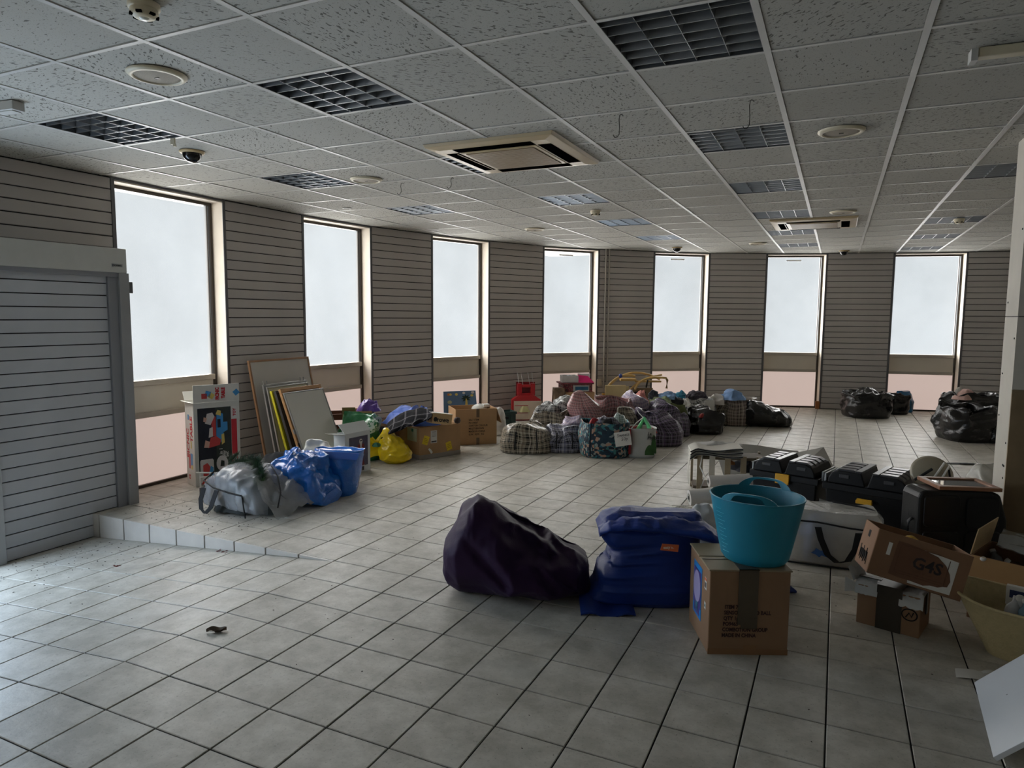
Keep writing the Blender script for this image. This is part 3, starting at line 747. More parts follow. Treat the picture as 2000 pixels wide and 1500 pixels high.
card(t, .035,.345,.02,.745, DKPIC); card(t, .036,.20,.25,.742, BLK, y=-.0018)
card(t, .348,.40,.02,.745, RED); card(t, .348,.40,.62,.745, WHITEP, y=-.0018)
BLU = mat('toy_blue', (60,140,196), .5, .05); TOYR = mat('toy_red', (196,64,60), .5, .08); TOYY = mat('toy_yellow', (214,190,96), .5, .05); SKIN = mat('printed_pale_pink', (206,160,140), .6, .1); PALE = mat('printed_white', (206,200,196), .6, .08)
poly(t, [(.20,.42),(.27,.40),(.27,.50),(.31,.52),(.31,.60),(.27,.60),(.27,.68),(.21,.70)], BLU, y=-.0026); card(t, .215,.245,.55,.63, BLK, y=-.0034)
poly(t, [(.16,.47),(.20,.47),(.20,.66),(.16,.64)], TOYR, y=-.0026); poly(t, [(.20,.68),(.25,.66),(.25,.71),(.22,.72)], TOYY, y=-.0034); poly(t, [(.25,.38),(.28,.40),(.275,.49),(.25,.48)], TOYY, y=-.0034)
poly(t, [(.10,.60),(.15,.58),(.19,.66),(.17,.70),(.12,.69)], PALE, y=-.0034); poly(t, [(.085,.62),(.11,.61),(.12,.65),(.09,.66)], SKIN, y=-.004)
poly(t, [(.13,.46),(.17,.47),(.17,.56),(.14,.55)], PALE, y=-.0034); poly(t, [(.12,.36),(.23,.38),(.245,.43),(.20,.47),(.15,.46)], TOYR, y=-.0034); poly(t, [(.085,.37),(.13,.365),(.14,.42),(.10,.44)], SKIN, y=-.004)
poly(t, [(.045,.03),(.17,.03),(.17,.24),(.16,.255),(.055,.255),(.045,.24)], PALE, y=-.0026); poly(t, [(.07,.08),(.13,.07),(.15,.16),(.11,.22),(.07,.2)], TOYR, y=-.0034); poly(t, [(.12,.10),(.165,.09),(.165,.17),(.14,.19)], BLU, y=-.0038)
poly(t, [(.25+.055*math.cos(q), .20+.075*math.sin(q)) for q in np.linspace(0, 2*PI, 20)[:-1]], PALE, y=-.0026); poly(t, [(.23,.17),(.27,.17),(.27,.22),(.24,.23)], DKPIC, y=-.0034)
for k, z in enumerate((.12,.20)): poly(t, [(.05+.07*k,.02),(.12+.07*k,.02),(.085+.07*k,.08)], TOYR, y=-.0038)
text('PICNIC TABLE', .052, WHITEP, t, (.390,-.0026,.03), (PI/2, -PI/2, 0), bold=.002, sx=.75)
text('TOY', .036, RED, t, (.390,-.0028,.65), (PI/2, -PI/2, 0), bold=.002)
for k, s in enumerate(('3 in 1', 'play', 'set')): text(s, .042, WHITEP, t, (.255+.028*k,-.0028,.255), (PI/2,-PI/2,0), bold=.001)
def side_txt(s, size, m, y, z): text(s, size, m, t, (-.0012, y, z), (0,-PI/2,0) if False else (PI/2,-PI/2,-PI/2), bold=.003)
side_txt('PICNIC', .088, RED, .145, .26); side_txt('TABLE', .088, RED, .045, .42)
MB().box(-.0016,-.0008,.03,.17,.13,.26).build('print', WHITEP, t); MB().box(-.0022,-.001,.12,.165,.16,.30).build('print', TOYR, t); MB().box(-.0022,-.001,.06,.115,.19,.31).build('print', BLU, t); MB().box(-.0024,-.001,.06,.10,.16,.20).build('print', TOYY, t)
MB().box(-.0022,-.001,.075,.10,.36,.43).build('print', TOYY, t); MB().box(-.0022,-.001,.13,.16,.63,.68).build('print', BLU, t); side_txt('12', .05, RED, .14, .05)
for k, (x, m) in enumerate(((.10,TOYR),(.135,BLU),(.165,TOYY),(.40,BLU))): MB().cbox((x,-.008,H_+.06+.02*(k%2)), .05,.001,.05, rot=(0,.3*k,0)).build('print', m, t)
text('PICNIC', .045, RED, t, (.235,-.010,H_+.02), (PI/2,-PI/2,0), bold=.003, sx=.8); text('TABLE', .045, RED, t, (.29,-.010,H_+.03), (PI/2,-PI/2,0), bold=.003, sx=.8)

# ---------------- metal bracket on the floor
t = thing('angle_bracket', 'small grey folded metal bracket on the floor before the toy box', 'bracket', P(391,980), VR-.25)
ST = mat('grey_steel', (120,120,120), .4, .08, metal=.5)
MB().box(0,.16,-.006,0,0,.06).build('plate', ST, t); MB().box(-.004,0,-.0,.09,0,.12).build('end_plate', ST, t); MB().box(0,.16,-.0,.06,0,.004).build('foot', ST, t)
t = thing('white_strut', 'thin white strut end sticking out behind the clear bag', 'strut', P(405,958)+Vector((0,.0,.16)), VR)
MB().box(-.10,.10,0,.012,0,.012).build('rail', WHITEP, t); MB().box(-.06,.04,.0,.01,-.04,-.028).build('rail', WHITEP, t); MB().box(-.07,-.058,0,.012,-.16,.0).build('leg', WHITEP, t)

# ---------------- clear zipped storage bag with tinsel garland
CLEAR = film('clear_milky_polythene', (180,183,188), .52, .22, .5, 16)
f0 = 5.70; c0 = WP(500,950,f0); c0.z = 0
t = thing('storage_bag', 'clear plastic zipped storage bag bursting open over green garland', 'bag', c0, VR-.42)
b = lying([(-.40,-.17,.17,.0,.14),(-.38,-.20,.20,0,.26),(-.20,-.25,.24,0,.36),(.0,-.28,.26,0,.36),(.12,-.27,.26,0,.31),(.22,-.25,.24,0,.22),(.27,-.20,.2,0,.08)], e=3., amp=.045, sc=6, seed=4, kind='crinkle').build('bag_skin', CLEAR, t)
MB().tube([(-.385,-.10,.29),(-.36,-.215,.25),(-.2,-.262,.215),(0,-.29,.20),(.12,-.285,.19)], .007, 6).build('zip', WEB, t)
MB().tube([(.13,-.285,.19),(.15,-.29,.1),(.16,-.285,.01)], .006, 6).build('seam', WEB, t)
MB().tube([(-.385,-.08,.30),(-.41,-.16,.20),(-.36,-.21,.20)], .006, 6).build('seam', WEB, t)
ribbon([(-.30,-.268,.205),(-.295,-.31,.12),(-.27,-.33,.045),(-.21,-.345,.02),(-.16,-.335,.07),(-.13,-.295,.21)], (.045,0,.0), .005, WEB, t)
fl2 = MB().sheet(lambda u,v: (.10+.34*u, -.24+.46*v+.03*math.sin(u*7), .34-.30*u**1.6+.03*math.sin(v*6+u*4)+.05*noise.noise(Vector((u*4,v*4,1)))+.03*noise.noise(Vector((u*11,v*9,5)))), 30, 24).build('torn_flap', CLEAR, t)
MB().tube([(.12,.06,.36),(.24,.0,.30),(.36,-.10,.20),(.40,-.18,.10)], .006, 6).build('zip', WEB, t)
DARKG = mat('dark_bag_contents', (26,32,30), .7, .4, 10)
heap(.62,.46,.31,5,.05,8).build('contents', DARKG, t, (.02,-.02,.02))
GARL = mat('dark_green_tinsel', (36,66,40), .5, .3, 30)
g = thing('garland', 'dark green tinsel garland spilling from the clear storage bag', 'garland', c0, VR-.42)
def garland(path, r, n, seed):
    R = random.Random(seed); mb = MB(); path = [Vector(p) for p in path]
    for i in range(n):
        k = R.random()*(len(path)-1); j = int(k); p = path[j].lerp(path[j+1], k-j)
        d = Vector((R.gauss(0,1), R.gauss(0,1), R.gauss(0,.8))).normalized(); l = r*R.uniform(.5,1.1); s_ = d.cross(Vector((.3,.5,.8))).normalized()*.0022
        mb.add([p-s_, p+s_, p+d*l], [(0,1,2)])
    return mb
garland([(-.28,.02,.36),(-.12,.04,.40),(.02,.0,.41),(.10,-.08,.37),(.2,-.12,.31)], .085, 3200, 2).build('tinsel', GARL, g)
garland([(-.34,.06,.38),(-.30,.1,.42)], .06, 500, 3).build('tinsel', GARL, g)
garland([(.12,-.10,.34),(.22,-.15,.28)], .07, 600, 4).build('tinsel', mat('light_green_tinsel', (70,96,58), .5, .3, 30), g)

# ---------------- blue carrier bags
BLUEP = mat('bright_blue_polythene', (24,104,196), .22, .12, 6, bump=.45, bscale=22, spec=.7, bdist=.02)
BLUEH = mat('darker_blue_tape', (22,72,150), .4)
f1 = 5.98; p, w_, h_ = spot(548, 634, 880, f1)
t = thing('blue_bag', 'crumpled bright blue plastic carrier, middle between the clear bag and the tidy one', 'bag', p, VR-.35)
crush(lying([(-.27,-.12,.12,0,.22),(-.2,-.2,.2,0,.38),(-.05,-.25,.22,0,.42),(.1,-.25,.22,0,.40),(.22,-.22,.2,0,.26),(.29,-.14,.14,0,.1)], nu=56, nv=60, amp=.06, sc=8, seed=8, kind='crinkle', e=2.6), .03, 7, 3).build('bag_skin', BLUEP, t)
heap(.3,.22,.10,3,.06,9,'crinkle').build('bag_mouth', BLUEP, t, (-.12,.05,.33))
p, w_, h_ = spot(612, 690, 874, 6.25)
t = thing('blue_bag', 'tidy bright blue carrier bag standing beside the printed white carton', 'bag', p, VR-.15)
rings([(0,0,-.17,.20,-.15,.15),(.2,.05,-.2,.22,-.17,.17),(.6,.26,-.19,.25,-.17,.15),(.85,.38,-.16,.28,-.13,.10),(.95,.42,-.15,.30,-.10,.06),(1,.40,-.14,.28,-.08,.04)], amp=.025, sc=5, seed=5, kind='crinkle').build('bag_skin', BLUEP, t)
MB().hexa([(-.15,-.172,.36),(.285,-.15,.345),(.285,-.145,.345),(-.15,-.166,.36)], [(-.16,-.150,.415),(.30,-.125,.40),(.30,-.12,.40),(-.16,-.144,.415)]).build('rim_tape', BLUEH, t)
p, w_, h_ = spot(585, 650, 860, 6.5)
t = thing('white_bag', 'crumpled white plastic bag between the blue bags and the boards', 'bag', p, VR)
sack(.34,.3,h_,12,.04,7,'crinkle').build('bag_skin', mat('white_polythene', (206,204,198), .3, .05, 6, bump=.4, bscale=20), t)
p, w_, h_ = spot(520, 570, 884, 6.2)
t = thing('black_bag', 'black bag tucked between the boards and the blue bags', 'bag', p, VR)
sack(.42,.3,h_,13,.03,7).build('bag_skin', mat('black_fabric', (24,24,26), .8, .1, 20), t)

# ---------------- boards leaning on the slatted panel between windows one and two
def board(name, label, cat, foot0, foot1, h, lean, face_m, frame_m, fw_=.02, th=.02, group=None):
    """panel with its bottom edge foot0-foot1 (floor), tilted back by lean metres at the top"""
    a, b = Vector(foot0), Vector(foot1); L = (b-a).length; rz = math.atan2((b-a).y, (b-a).x)
    t = thing(name, label, cat, a, group=group, rot=(-math.asin(lean/h), 0, rz))
    MB().box(fw_,L-fw_,-th*.1,th*.6,fw_,h-fw_).build('panel', face_m, t)
    for x0,x1,z0,z1 in ((0,L,0,fw_),(0,L,h-fw_,h),(0,fw_,fw_,h-fw_),(L-fw_,L,fw_,h-fw_)): MB().box(x0,x1,-th/2,th/2+.002,z0,z1).build('frame_rail', frame_m, t, bevel=.002, seg=1)
    return t, L
OAK = mat('oak_frame', (150,112,78), .5, .12, 14); ALF = mat('silver_board_frame', (150,150,148), .35, .03, metal=.5); BRD = mat('grey_white_board', (190,186,178), .5, .03, 3)
WX = -5.66
def wallb(x, y, z=0): return Vector((x, y, z))
def bd(name, label, x, y0, L, h, lean, fm, rm, fw_, th): return board(name, label, 'board', (x,y0,0), (x,y0+L,0), h, lean, fm, rm, fw_, th)[0]
bd('notice_board', 'largest board, pale with oak frame, leaning on the slatted panel', -5.40, 5.40, .92, 1.165, .23, BRD, OAK, .022, .022)
t = bd('whiteboard', 'grey metal framed board, second from the back of the stack', -5.265, 5.42, .66, .912, .185, mat('steel_board', (150,150,150), .35, .04, metal=.3), ALF, .022, .02)
for x in (.02,.06,.57,.62): MB().tube([(x,0,.90),(x,-.004,.95)], .006, 6).build('clip', ALF, t)
bd('whiteboard', 'narrow silver edged board tucked third in the stack', -5.20, 5.425, .62, .895, .20, BRD, ALF, .018, .018)
bd('yellow_board', 'bright yellow edged board in the middle of the stack', -5.08, 5.43, .60, .873, .27, mat('yellow_panel', (196,184,40), .5, .05), mat('yellow_edge', (206,196,36), .5, .05), .018, .026)
bd('dark_board', 'dark grey backed board right behind the cork framed one', -5.0, 5.435, .60, .885, .30, mat('charcoal_panel', (64,62,58), .6, .1), mat('charcoal_edge', (58,56,54), .5, .1), .02, .032)
t = bd('pin_board', 'pine framed board directly behind the front whiteboard', -4.905, 5.44, .62, .918, .335, mat('hessian_panel', (140,112,92), .8, .1, 40), mat('pine_frame', (178,134,88), .5, .1, 14), .04, .03)
MB().box(-.01,.03,-.03,-.015,.42,.47).build('latch', ALF, t); MB().box(.0,.02,-.024,-.015,.28,.32).build('latch', WEB, t)
bd('whiteboard', 'front whiteboard with thin silver frame, nearest of the leaning stack', -4.855, 5.45, .61, .883, .34, mat('clean_board', (196,194,186), .35, .02, 3), ALF, .012, .018)

# ---------------- white carton printed with a man in a red suit
ang = math.radians(85)
t = thing('printed_carton', 'white carton printed with a bearded man in a red suit', 'box', Vector((-4.44,5.50,0)), ang)
W_, D_, H_ = .37, .16, .43
WC = mat('white_carton', (202,206,206), .5, .04, 6)
MB().box(0,W_,0,.005,0,H_).box(0,W_,D_-.005,D_,0,H_).box(0,.005,.005,D_-.005,0,H_).box(W_-.005,W_,.005,D_-.005,0,H_).box(0,W_,0,D_,0,.005).build('body', WC, t, bevel=.002, seg=1)
flap(t, (-.005,.0,H_), (W_+.005,.0,H_), (0,.55,.55), .13, m=WC); flap(t, (.0,D_,H_), (0,0,H_), (-1,.3,.12), .09, m=mat('grey_flap', (120,118,112), .7))
card(t, .055,.33,.07,.385, mat('dusk_print', (74,70,92), .5, .3, 12))
MAROON = mat('maroon_suit', (120,32,34), .6, .15, 20)
poly(t, [(0.180,.30),(0.270,.30),(0.290,.22),(0.265,.19),(0.260,.13),(0.280,.07),(0.235,.07),(0.225,.115),(0.215,.07),(0.170,.07),(0.195,.15),(0.165,.21)], MAROON, y=-.002)
poly(t, [(.225+.024*math.cos(q), .33+.028*math.sin(q)) for q in np.linspace(0, 2*PI, 18)[:-1]], PALE, y=-.003); poly(t, [(0.205,.33),(0.245,.33),(0.235,.26),(0.220,.25)], PALE, y=-.0034); card(t, 0.210,0.241,.332,.342, BLK, y=-.004)
card(t, 0.185,0.270,.175,.19, PALE, y=-.003); card(t, 0.165,0.220,.062,.075, PALE, y=-.003); card(t, 0.230,0.280,.062,.075, PALE, y=-.003); card(t, 0.180,0.210,.015,.062, BLK, y=-.003); card(t, 0.240,0.268,.022,.062, BLK, y=-.003); card(t, 0.215,0.230,.19,.29, PALE, y=-.0034)

# ---------------- timber tray, small carton, carrier bags beside window two
p, w_, h_ = spot(645, 690, 800, 8.35)
t = thing('timber_crate', 'dark brown timber crate under window two behind the boards', 'crate', p, VR+.3)
TIM = mat('dark_brown_timber', (92,56,44), .6, .12, 10)
for z in (.02, .20, .38): MB().box(-.22,.22,-.17,-.155,z,z+.07).build('slat', TIM, t); MB().box(-.22,.22,.155,.17,z,z+.07).build('slat', TIM, t)
for x in (-.22,.19): MB().box(x,x+.03,-.155,.155,0,.45).build('end_board', TIM, t)
MB().box(-.19,.19,-.155,.155,.0,.015).build('base', TIM, t)
p, w_, h_ = spot(674, 722, 797, 8.15)
t = thing('small_carton', 'open cardboard carton under window two with purple wrap inside', 'box', p, VR+.2)
carton(t, .34,.28,h_-.02); flap(t, (-.17,-.14,h_-.02), (-.02,-.14,h_-.02), (0,-.35,.35), .08)
p2, w2, h2 = spot(702, 737, 788, 8.15)
t = thing('purple_wrap', 'crumpled purple foil wrap on top of the small carton', 'wrap', (p2.x, p2.y, h_-.03), VR)
heap(.26,.22,h2-h_+.07,4,.06,12,'crinkle').build('foil', mat('purple_foil', (96,64,150), .3, .25, 14, bump=.4), t)
GREEN = mat('green_polythene', (60,136,88), .25, .12, 6, bump=.4, bscale=18, spec=.6)
p, w_, h_ = spot(670, 745, 803, 7.8)
t = thing('green_bag', 'green and white printed carrier bag slumped behind the printed white carton', 'bag', p, VR-.1)
k = NT('green_white_print_film'); co = k.coord(); sp = k.n('ShaderNodeSeparateXYZ'); k.put(sp.inputs[0], co)
msk = k.math('MULTIPLY', k.math('GREATER_THAN', k.noise(co, 26, 3, .7), .47), k.math('COMPARE', k.math('ADD', sp.outputs[2], k.math('MULTIPLY', sp.outputs[0], -.35)), .34, .075))
k.put(k.b.inputs['Base Color'], k.mix(k.math('MULTIPLY', msk, k.math('COMPARE', sp.outputs[0], .07, .15)), lin((52,124,78)), lin((196,210,196)))); k.b.inputs['Roughness'].default_value = .3
k.bump(k.noise(co, 16, 4), .4, .02)
crush(sack(w_,.36,h_,31,.05,6,'crinkle',top=.55), .05, 5, 3).build('bag_skin', k.m, t)
p, w_, h_ = spot(722, 762, 832, 8.05)
t = thing('navy_bag', 'dark navy bag behind the yellow carrier', 'bag', p, VR)
sack(w_,.3,h_,14,.03,6).build('bag_skin', mat('navy_fabric', (22,24,38), .8, .2, 15), t)
YEL = mat('yellow_polythene', (228,196,16), .25, .1, 6, bump=.4, bscale=18, spec=.6)
p = at(766,908,.34)
t = thing('yellow_bag', 'bright yellow carrier bag slumped on the floor, mouth open', 'bag', p, VR-.15)
crush(rings([(0,0,-.10,.12,-.12,.12),(.2,.04,-.15,.18,-.17,.16),(.4,.10,-.165,.18,-.18,.17),(.6,.17,-.165,.125,-.16,.14),(.78,.25,-.15,.05,-.12,.09),(.9,.32,-.135,-.03,-.07,.04),(1,.385,-.12,-.105,-.005,.005)], nu=84, nv=60, e=2.3, amp=.032, sc=9.5, seed=21, kind='crinkle'), .008, 7, 2).build('bag_skin', YEL, t)
crush(MB().sheet(lambda u,v: (-.34+.26*u, -.12+.10*u+.02*math.sin(v*5), .02+.26*v*(1-.5*u)+.05*math.sin(u*3)), 16, 16, th=.004), .03, 8, 6, 0).build('bag_side', YEL, t)
MB().tube([(-.34,.0,.40),(-.30,-.02,.30),(-.22,-.04,.22),(-.17,-.05,.24),(-.12,-.03,.34)], [.02,.026,.03,.03,.012], 8, flat=(.4,1)).build('bag_handle', YEL, t)
heap(.1,.08,.05,3,.02,10).build('green_contents', mat('green_contents', (30,96,70), .6), t, (-.17,-.12,.19))

# ---------------- box with stickers, clothes and small carton on top
A, Bc = P(820,899), P(899,887); ex = (Bc-A); W_ = ex.length; ang = math.atan2(ex.y, ex.x)
t = thing('sticker_box', 'cardboard box with yellow and white stickers, overflowing with clothes', 'box', A, ang)
D_, H_ = .44, .37
def R_(m): return m
t2 = t
MB().box(0,W_,0,.006,.05,H_).box(0,W_,D_-.006,D_,.05,H_).box(0,.006,.006,D_-.006,.05,H_).box(W_-.006,W_,.006,D_-.006,.05,H_).build('body', CARD, t, bevel=.003, seg=1)
MB().box(-.004,W_+.004,-.004,D_+.004,0,.055).build('base_wrap', mat('grey_box_base', (150,142,132), .5, .06), t, bevel=.006)
for x, z, r in ((.08,.22,.35),(.40,.12,-.25)): MB().cbox((x,-.002,z), .075,.002,.10, rot=(0,r,0)).build('sticker', YELLOW, t)
MB().cbox((.19,-.002,.25), .085,.002,.145).build('sticker', WHITEP, t); MB().cbox((.19,-.0035,.195), .07,.001,.018).build('barcode', mat('grey_print', (90,88,86), .6), t)
MB().cbox((.14,-.002,.09), .02,.002,.07, rot=(0,-.6,0)).build('torn_label', WHITEP, t); MB().cbox((.155,-.002,.09), .012,.002,.05, rot=(0,-.6,0)).build('torn_label', WHITEP, t)
for k in range(5): MB().cbox((.19,-.0035,.31-.014*k), .06-.008*(k%2),.001,.003).build('print_line', mat('grey_print', (90,88,86)), t)
for x, z, r in ((.08,.22,.35),(.40,.12,-.25)):
    for k in range(3): MB().cbox((x,-.0036,z+.02-.02*k), .05,.001,.004, rot=(0,r,0)).build('print_line', mat('amber_print', (150,116,20), .6), t)
MB().box(-.002,0,.06,.26,.20,.35).build('sticker', mat('pale_green_label', (186,190,160), .6, .1), t); MB().box(-.004,-.002,.13,.17,.31,.345).build('label_mark', mat('green_mark', (30,96,70), .6), t)
p, w_, h_ = spot(752, 812, 820, 8.35)
t = thing('carton', 'plain cardboard carton behind the box with stickers', 'box', p, ang); carton(t, .46,.36,.38)
CLB = mat('blue_cloth', (36,84,176), .75, .15, 8, sheen=.3)
p, w_, h_ = spot(752, 868, 787, 8.12)
t = thing('blue_fabric_bag', 'royal blue fabric bag draped over the sticker box and carton', 'bag', (p.x,p.y,.36), VR+.05)
crush(heap(w_*.90,.50,h_-.40,6,.11,6.5,'fold',p=2.4,nr=26,nu=70), .035, 6, 4, 0).build('fabric', CLB, t)
DKPL = plaid('navy_check_cloth', (15,14,21), (8,8,12), (190,186,190), None, .15, 1., .35)
pt_ = WP(790, 828, 7.60)
t = thing('checked_shirt', 'dark navy shirt with white check hanging over the sticker box edge', 'shirt', (pt_.x,pt_.y,0), VR)
def shirt(u, v):
    x = -.25+.52*u+.03*math.sin(v*3); z0 = pt_.z-.145+.20*u**.8
    z = z0+.15*v*(.55+.45*math.sin(PI*min(1,u*.9+.1)))+.018*noise.noise(Vector((u*6,v*4,2)))
    y = .02-.10*(1-v)*(1-.5*u)+.26*v*v+.02*math.sin(u*16+v*2)
    return (x, y, z)
MB().sheet(shirt, 48, 26, us=.62, vs_=.4, th=.012).build('cloth', DKPL, t)
t = thing('small_parcel', 'small cardboard parcel with black lettering sitting in sticker box', 'box', WP(864,820,7.74), ang-.05); t.rotation_euler = (0, .16, ang-.05)
MB().box(-.13,.13,0,.13,-.05,.07).build('body', mat('light_cardboard', (190,160,116), .7, .06), t, bevel=.003, seg=1); MB().box(-.132,.132,0,.132,.069,.073).build('white_top', WHITEP, t)
text('orowe', .075, BLACKP, t, (-.115,-.002,-.025), (PI/2,0,0), bold=.002); MB().prism([(-.092+.026*math.cos(q), .0+.026*math.sin(q)) for q in np.linspace(0,2*PI,20)[:-1]], -.0025,-.001).build('round_mark', BLACKP, t)
t = thing('pine_cone', 'dark round knobbly ball in the right corner of sticker box', 'ball', WP(893,821,8.0), 0)
lt_ = MB().lathe([(.001,-.04),(.03,-.03),(.042,0),(.03,.03),(.001,.04)], 18); lt_.build('ball_body', mat('dark_cone', (70,60,58), .8, .3, 60, bump=.6, bscale=120), t)

# ---------------- large open box by window three, board, lamp globe, crate
A, Bc = P(901,870), P(970,866.5); ex = (Bc-A); W_ = .54; ang = math.atan2(ex.y, ex.x)
A = Bc-ex.normalized()*W_
t = thing('large_box', 'largest brown carton with printed lines and tape, open at the top', 'box', A, ang)
H_, D_ = .46, .42
MB().box(0,W_,0,.007,0,H_).box(0,W_,D_-.007,D_,0,H_).box(0,.007,.007,D_-.007,0,H_).box(W_-.007,W_,.007,D_-.007,0,H_).box(0,W_,0,D_,0,.007).build('body', CARD, t, bevel=.003, seg=1)
MB().box(.27,.31,-.002,0,H_-.11,H_).build('tape', TAPEB, t); MB().box(.27,.31,-.002,0,0,.09).build('tape', TAPEB, t)
for k, s in enumerate(('SALT ITEM', 'PO 64027', 'CARTON COLOUR', 'MULTI BROWN', 'MADE IN CHINA', 'G.W.  N.W.  KG')): text(s, .032, mat('faded_print', (74,56,44), .8, 0), t, (.17,-.0012,.31-.037*k), bold=.001, sx=.9)
flap(t, (W_,0,H_), (W_,D_,H_), (.35,0,-1), .20, name='side_flap')
MB().box(W_-.09,W_-.008,.30,.41,H_-.02,H_+.012).build('white_lining', WHITEP, t)
p = WP(900,781,9.25)
t = thing('picture_board', 'blue painted board with a palm tree, standing in the large box', 'picture', p, VR+.2)
PB = mat('dull_blue_board', (90,120,150), .6, .08, 5)
MB().prism([(-.23,-.2),(.23,-.2),(.20,.125),(-.235,.115)], 0,.012).build('panel', PB, t)
for x, z, r, m in ((-.165,.075,.02,mat('orange_dot',(196,110,50),.6)),(-.14,.075,.018,TOYY),(-.06,.075,.02,TOYY),(.04,.095,.02,PALE),(.15,.06,.02,TOYY),(-.15,-.03,.03,mat('pale_green_dot',(170,176,140),.6)),(.16,.10,.022,PALE)):
    MB().prism([(x+r*math.cos(q), z+r*.8*math.sin(q)) for q in np.linspace(0,2*PI,16)[:-1]], -.003,0).build('painted_spot', m, t)
PALM = mat('palm_green', (24,48,36), .6, .2)
for k in range(7):
    q = k*.75-.5; x1, z1 = .07+.07*math.cos(q), .02+.055*math.sin(q)
    MB().prism([(.07,.03),(.07+.03*math.cos(q+.5), .02+.03*math.sin(q+.5)),(x1,z1),(.07+.03*math.cos(q-.5), .02+.03*math.sin(q-.5))], -.003,0).build('palm_leaf', PALM, t)
MB().prism([(.06,-.12),(.1,-.12),(.085,.02),(.065,.02)], -.0025,0).build('palm_trunk', TOYY, t)
t = thing('lamp_globe', 'white round lampshade showing above the large box rim', 'lampshade', WP(936,799,9.1))
MB().lathe([(.11*math.cos(q), .07*math.sin(q)) for q in np.linspace(-1.3,1.5,10)], 28).build('shade', mat('white_shade', (216,214,206), .5), t); MB().lathe([(.02,.066),(.018,.075)], 12, cap1=True).build('finial', ALF, t)
p, w_, h_ = spot(966, 981, 796, 9.4)
t = thing('white_bag', 'small white plastic bag right of the large box', 'bag', p, VR)
sack(.2,.2,h_,15,.02,9,'crinkle').build('bag_skin', mat('white_polythene', (206,204,198)), t)
p = at(983,836,.26)
t = thing('green_crate', 'dark green plastic crate beside the large box, under the panel', 'crate', p, VR+.35)
GC = mat('dark_green_plastic', (22,52,48), .45, .1)
MB().box(-.15,.15,-.12,-.11,0,.22).box(-.15,.15,.11,.12,0,.22).box(-.15,-.14,-.11,.11,0,.22).box(.14,.15,-.11,.11,0,.22).box(-.15,.15,-.12,.12,0,.01).build('body', GC, t)
MB().box(-.165,.165,-.135,-.115,.20,.235).box(-.165,.165,.115,.135,.20,.235).box(-.165,-.145,-.115,.115,.20,.235).box(.145,.165,-.115,.115,.20,.235).build('rim', GC, t, bevel=.004)
for x in (-.08,0,.08): MB().box(x-.006,x+.006,-.128,-.118,.02,.2).build('rib', GC, t)
MB().box(-.03,.03,-.14,-.12,.13,.165).build('handle', GROOVE, t)

# ================================================================== MIDDLE PILE AND BACK OF THE ROOM
P_TAN = plaid('tan_black_check', (150,140,122), (18,16,15), (200,192,176), (104,86,72), .075)
P_BLUE = plaid('blue_grey_check', (122,122,134), (22,22,34), (196,194,198), (84,84,124), .07)
P_GREY = plaid('grey_white_check', (160,160,158), (26,26,28), (216,216,214), None, .07)
P_PINK = plaid('pink_check', (166,128,124), (84,52,58), (206,190,188), (176,60,80), .045)
P_PURP = plaid('purple_check', (84,76,92), (16,14,22), (172,168,180), (104,76,124), .06)
P_LILAC = plaid('lilac_check', (190,182,192), (110,98,140), (222,216,222), (160,110,130), .05)
P_DARK = plaid('dark_brown_check', (112,102,88), (26,24,22), (170,162,146), None, .06)
BIN = mat('black_refuse_plastic', (14,14,15), .24, .3, 20, bump=.55, bscale=16, spec=.6, bdist=.02)
def pbag(name, label, m, x0, x1, yt, f, depth, seed, group=None, kind='fold', amp=.025, top=.45, cat='bag', rz=0, lean=(0,0), sc=6, straps=True, open_=False, bulge=1.04, sag=.1, part='bag_skin', hook=WEB, e=3., slump=None):
    p, w_, h_ = spot(x0, x1, yt, f)
    t = thing(name, label, cat, p, VR+rz, group)
    crush(sack(w_, depth, h_, seed, amp, sc, kind, top, e=e, lean=lean, open_=open_, bulge=bulge, sag=sag), slump if slump is not None else .045, 5., seed).build(part, m, t)
    if straps:
        a, b = w_/2, depth/2
        for s_ in (-.45,.4):
            ribbon([(s_*a,-b*1.06,.06),(s_*a*.97,-b*1.09,h_*.5),(s_*a*.9,-b*.98,h_*.80)], (.018,0,0), .006, hook, t)
    return t, w_, h_
G_CH = 'checked laundry bags in the middle pile'
pbag('laundry_bag', 'tan and black checked laundry bag, front left corner of the pile', P_TAN, 978,1078,826,8.30,.48,41,G_CH,top=.5,amp=.03,slump=.035)
t, w_, h_ = pbag('laundry_bag', 'blue grey checked laundry bag between tan bag and floral bag', P_BLUE, 1064,1138,830,8.36,.44,42,G_CH,top=.6,amp=.03)
pbag('laundry_bag', 'brown grey checked bag just behind the front tan bag', P_DARK, 1036,1118,807,8.85,.44,43,G_CH,top=.55,amp=.04,straps=False)
pbag('laundry_bag', 'grey white checked bag with pointed top behind the tan bag', P_GREY, 1040,1092,779,9.35,.42,44,G_CH,top=.10,amp=.03,lean=(.05,0),straps=False)
pbag('laundry_bag', 'silvery white checked bag left of the tall pink bag', P_GREY, 1076,1132,768,9.45,.42,45,G_CH,top=.35,amp=.045,lean=(.05,0),straps=False)
pbag('laundry_bag', 'pale grey checked bag with white flap behind the floral bag', P_LILAC, 1098,1146,811,8.72,.36,46,G_CH,top=.4,amp=.04,lean=(-.02,0),straps=False)
pbag('laundry_bag', 'tall pink checked bag with peaked top at centre of the pile', P_PINK, 1114,1186,764,8.98,.46,47,G_CH,top=.05,amp=.02,lean=(-.12,0),straps=False,bulge=1.0,slump=.02)
pbag('laundry_bag', 'wide open pink checked bag right of the peaked pink bag', P_PINK, 1164,1236,776,9.30,.48,48,G_CH,open_=True,amp=.03,straps=False)
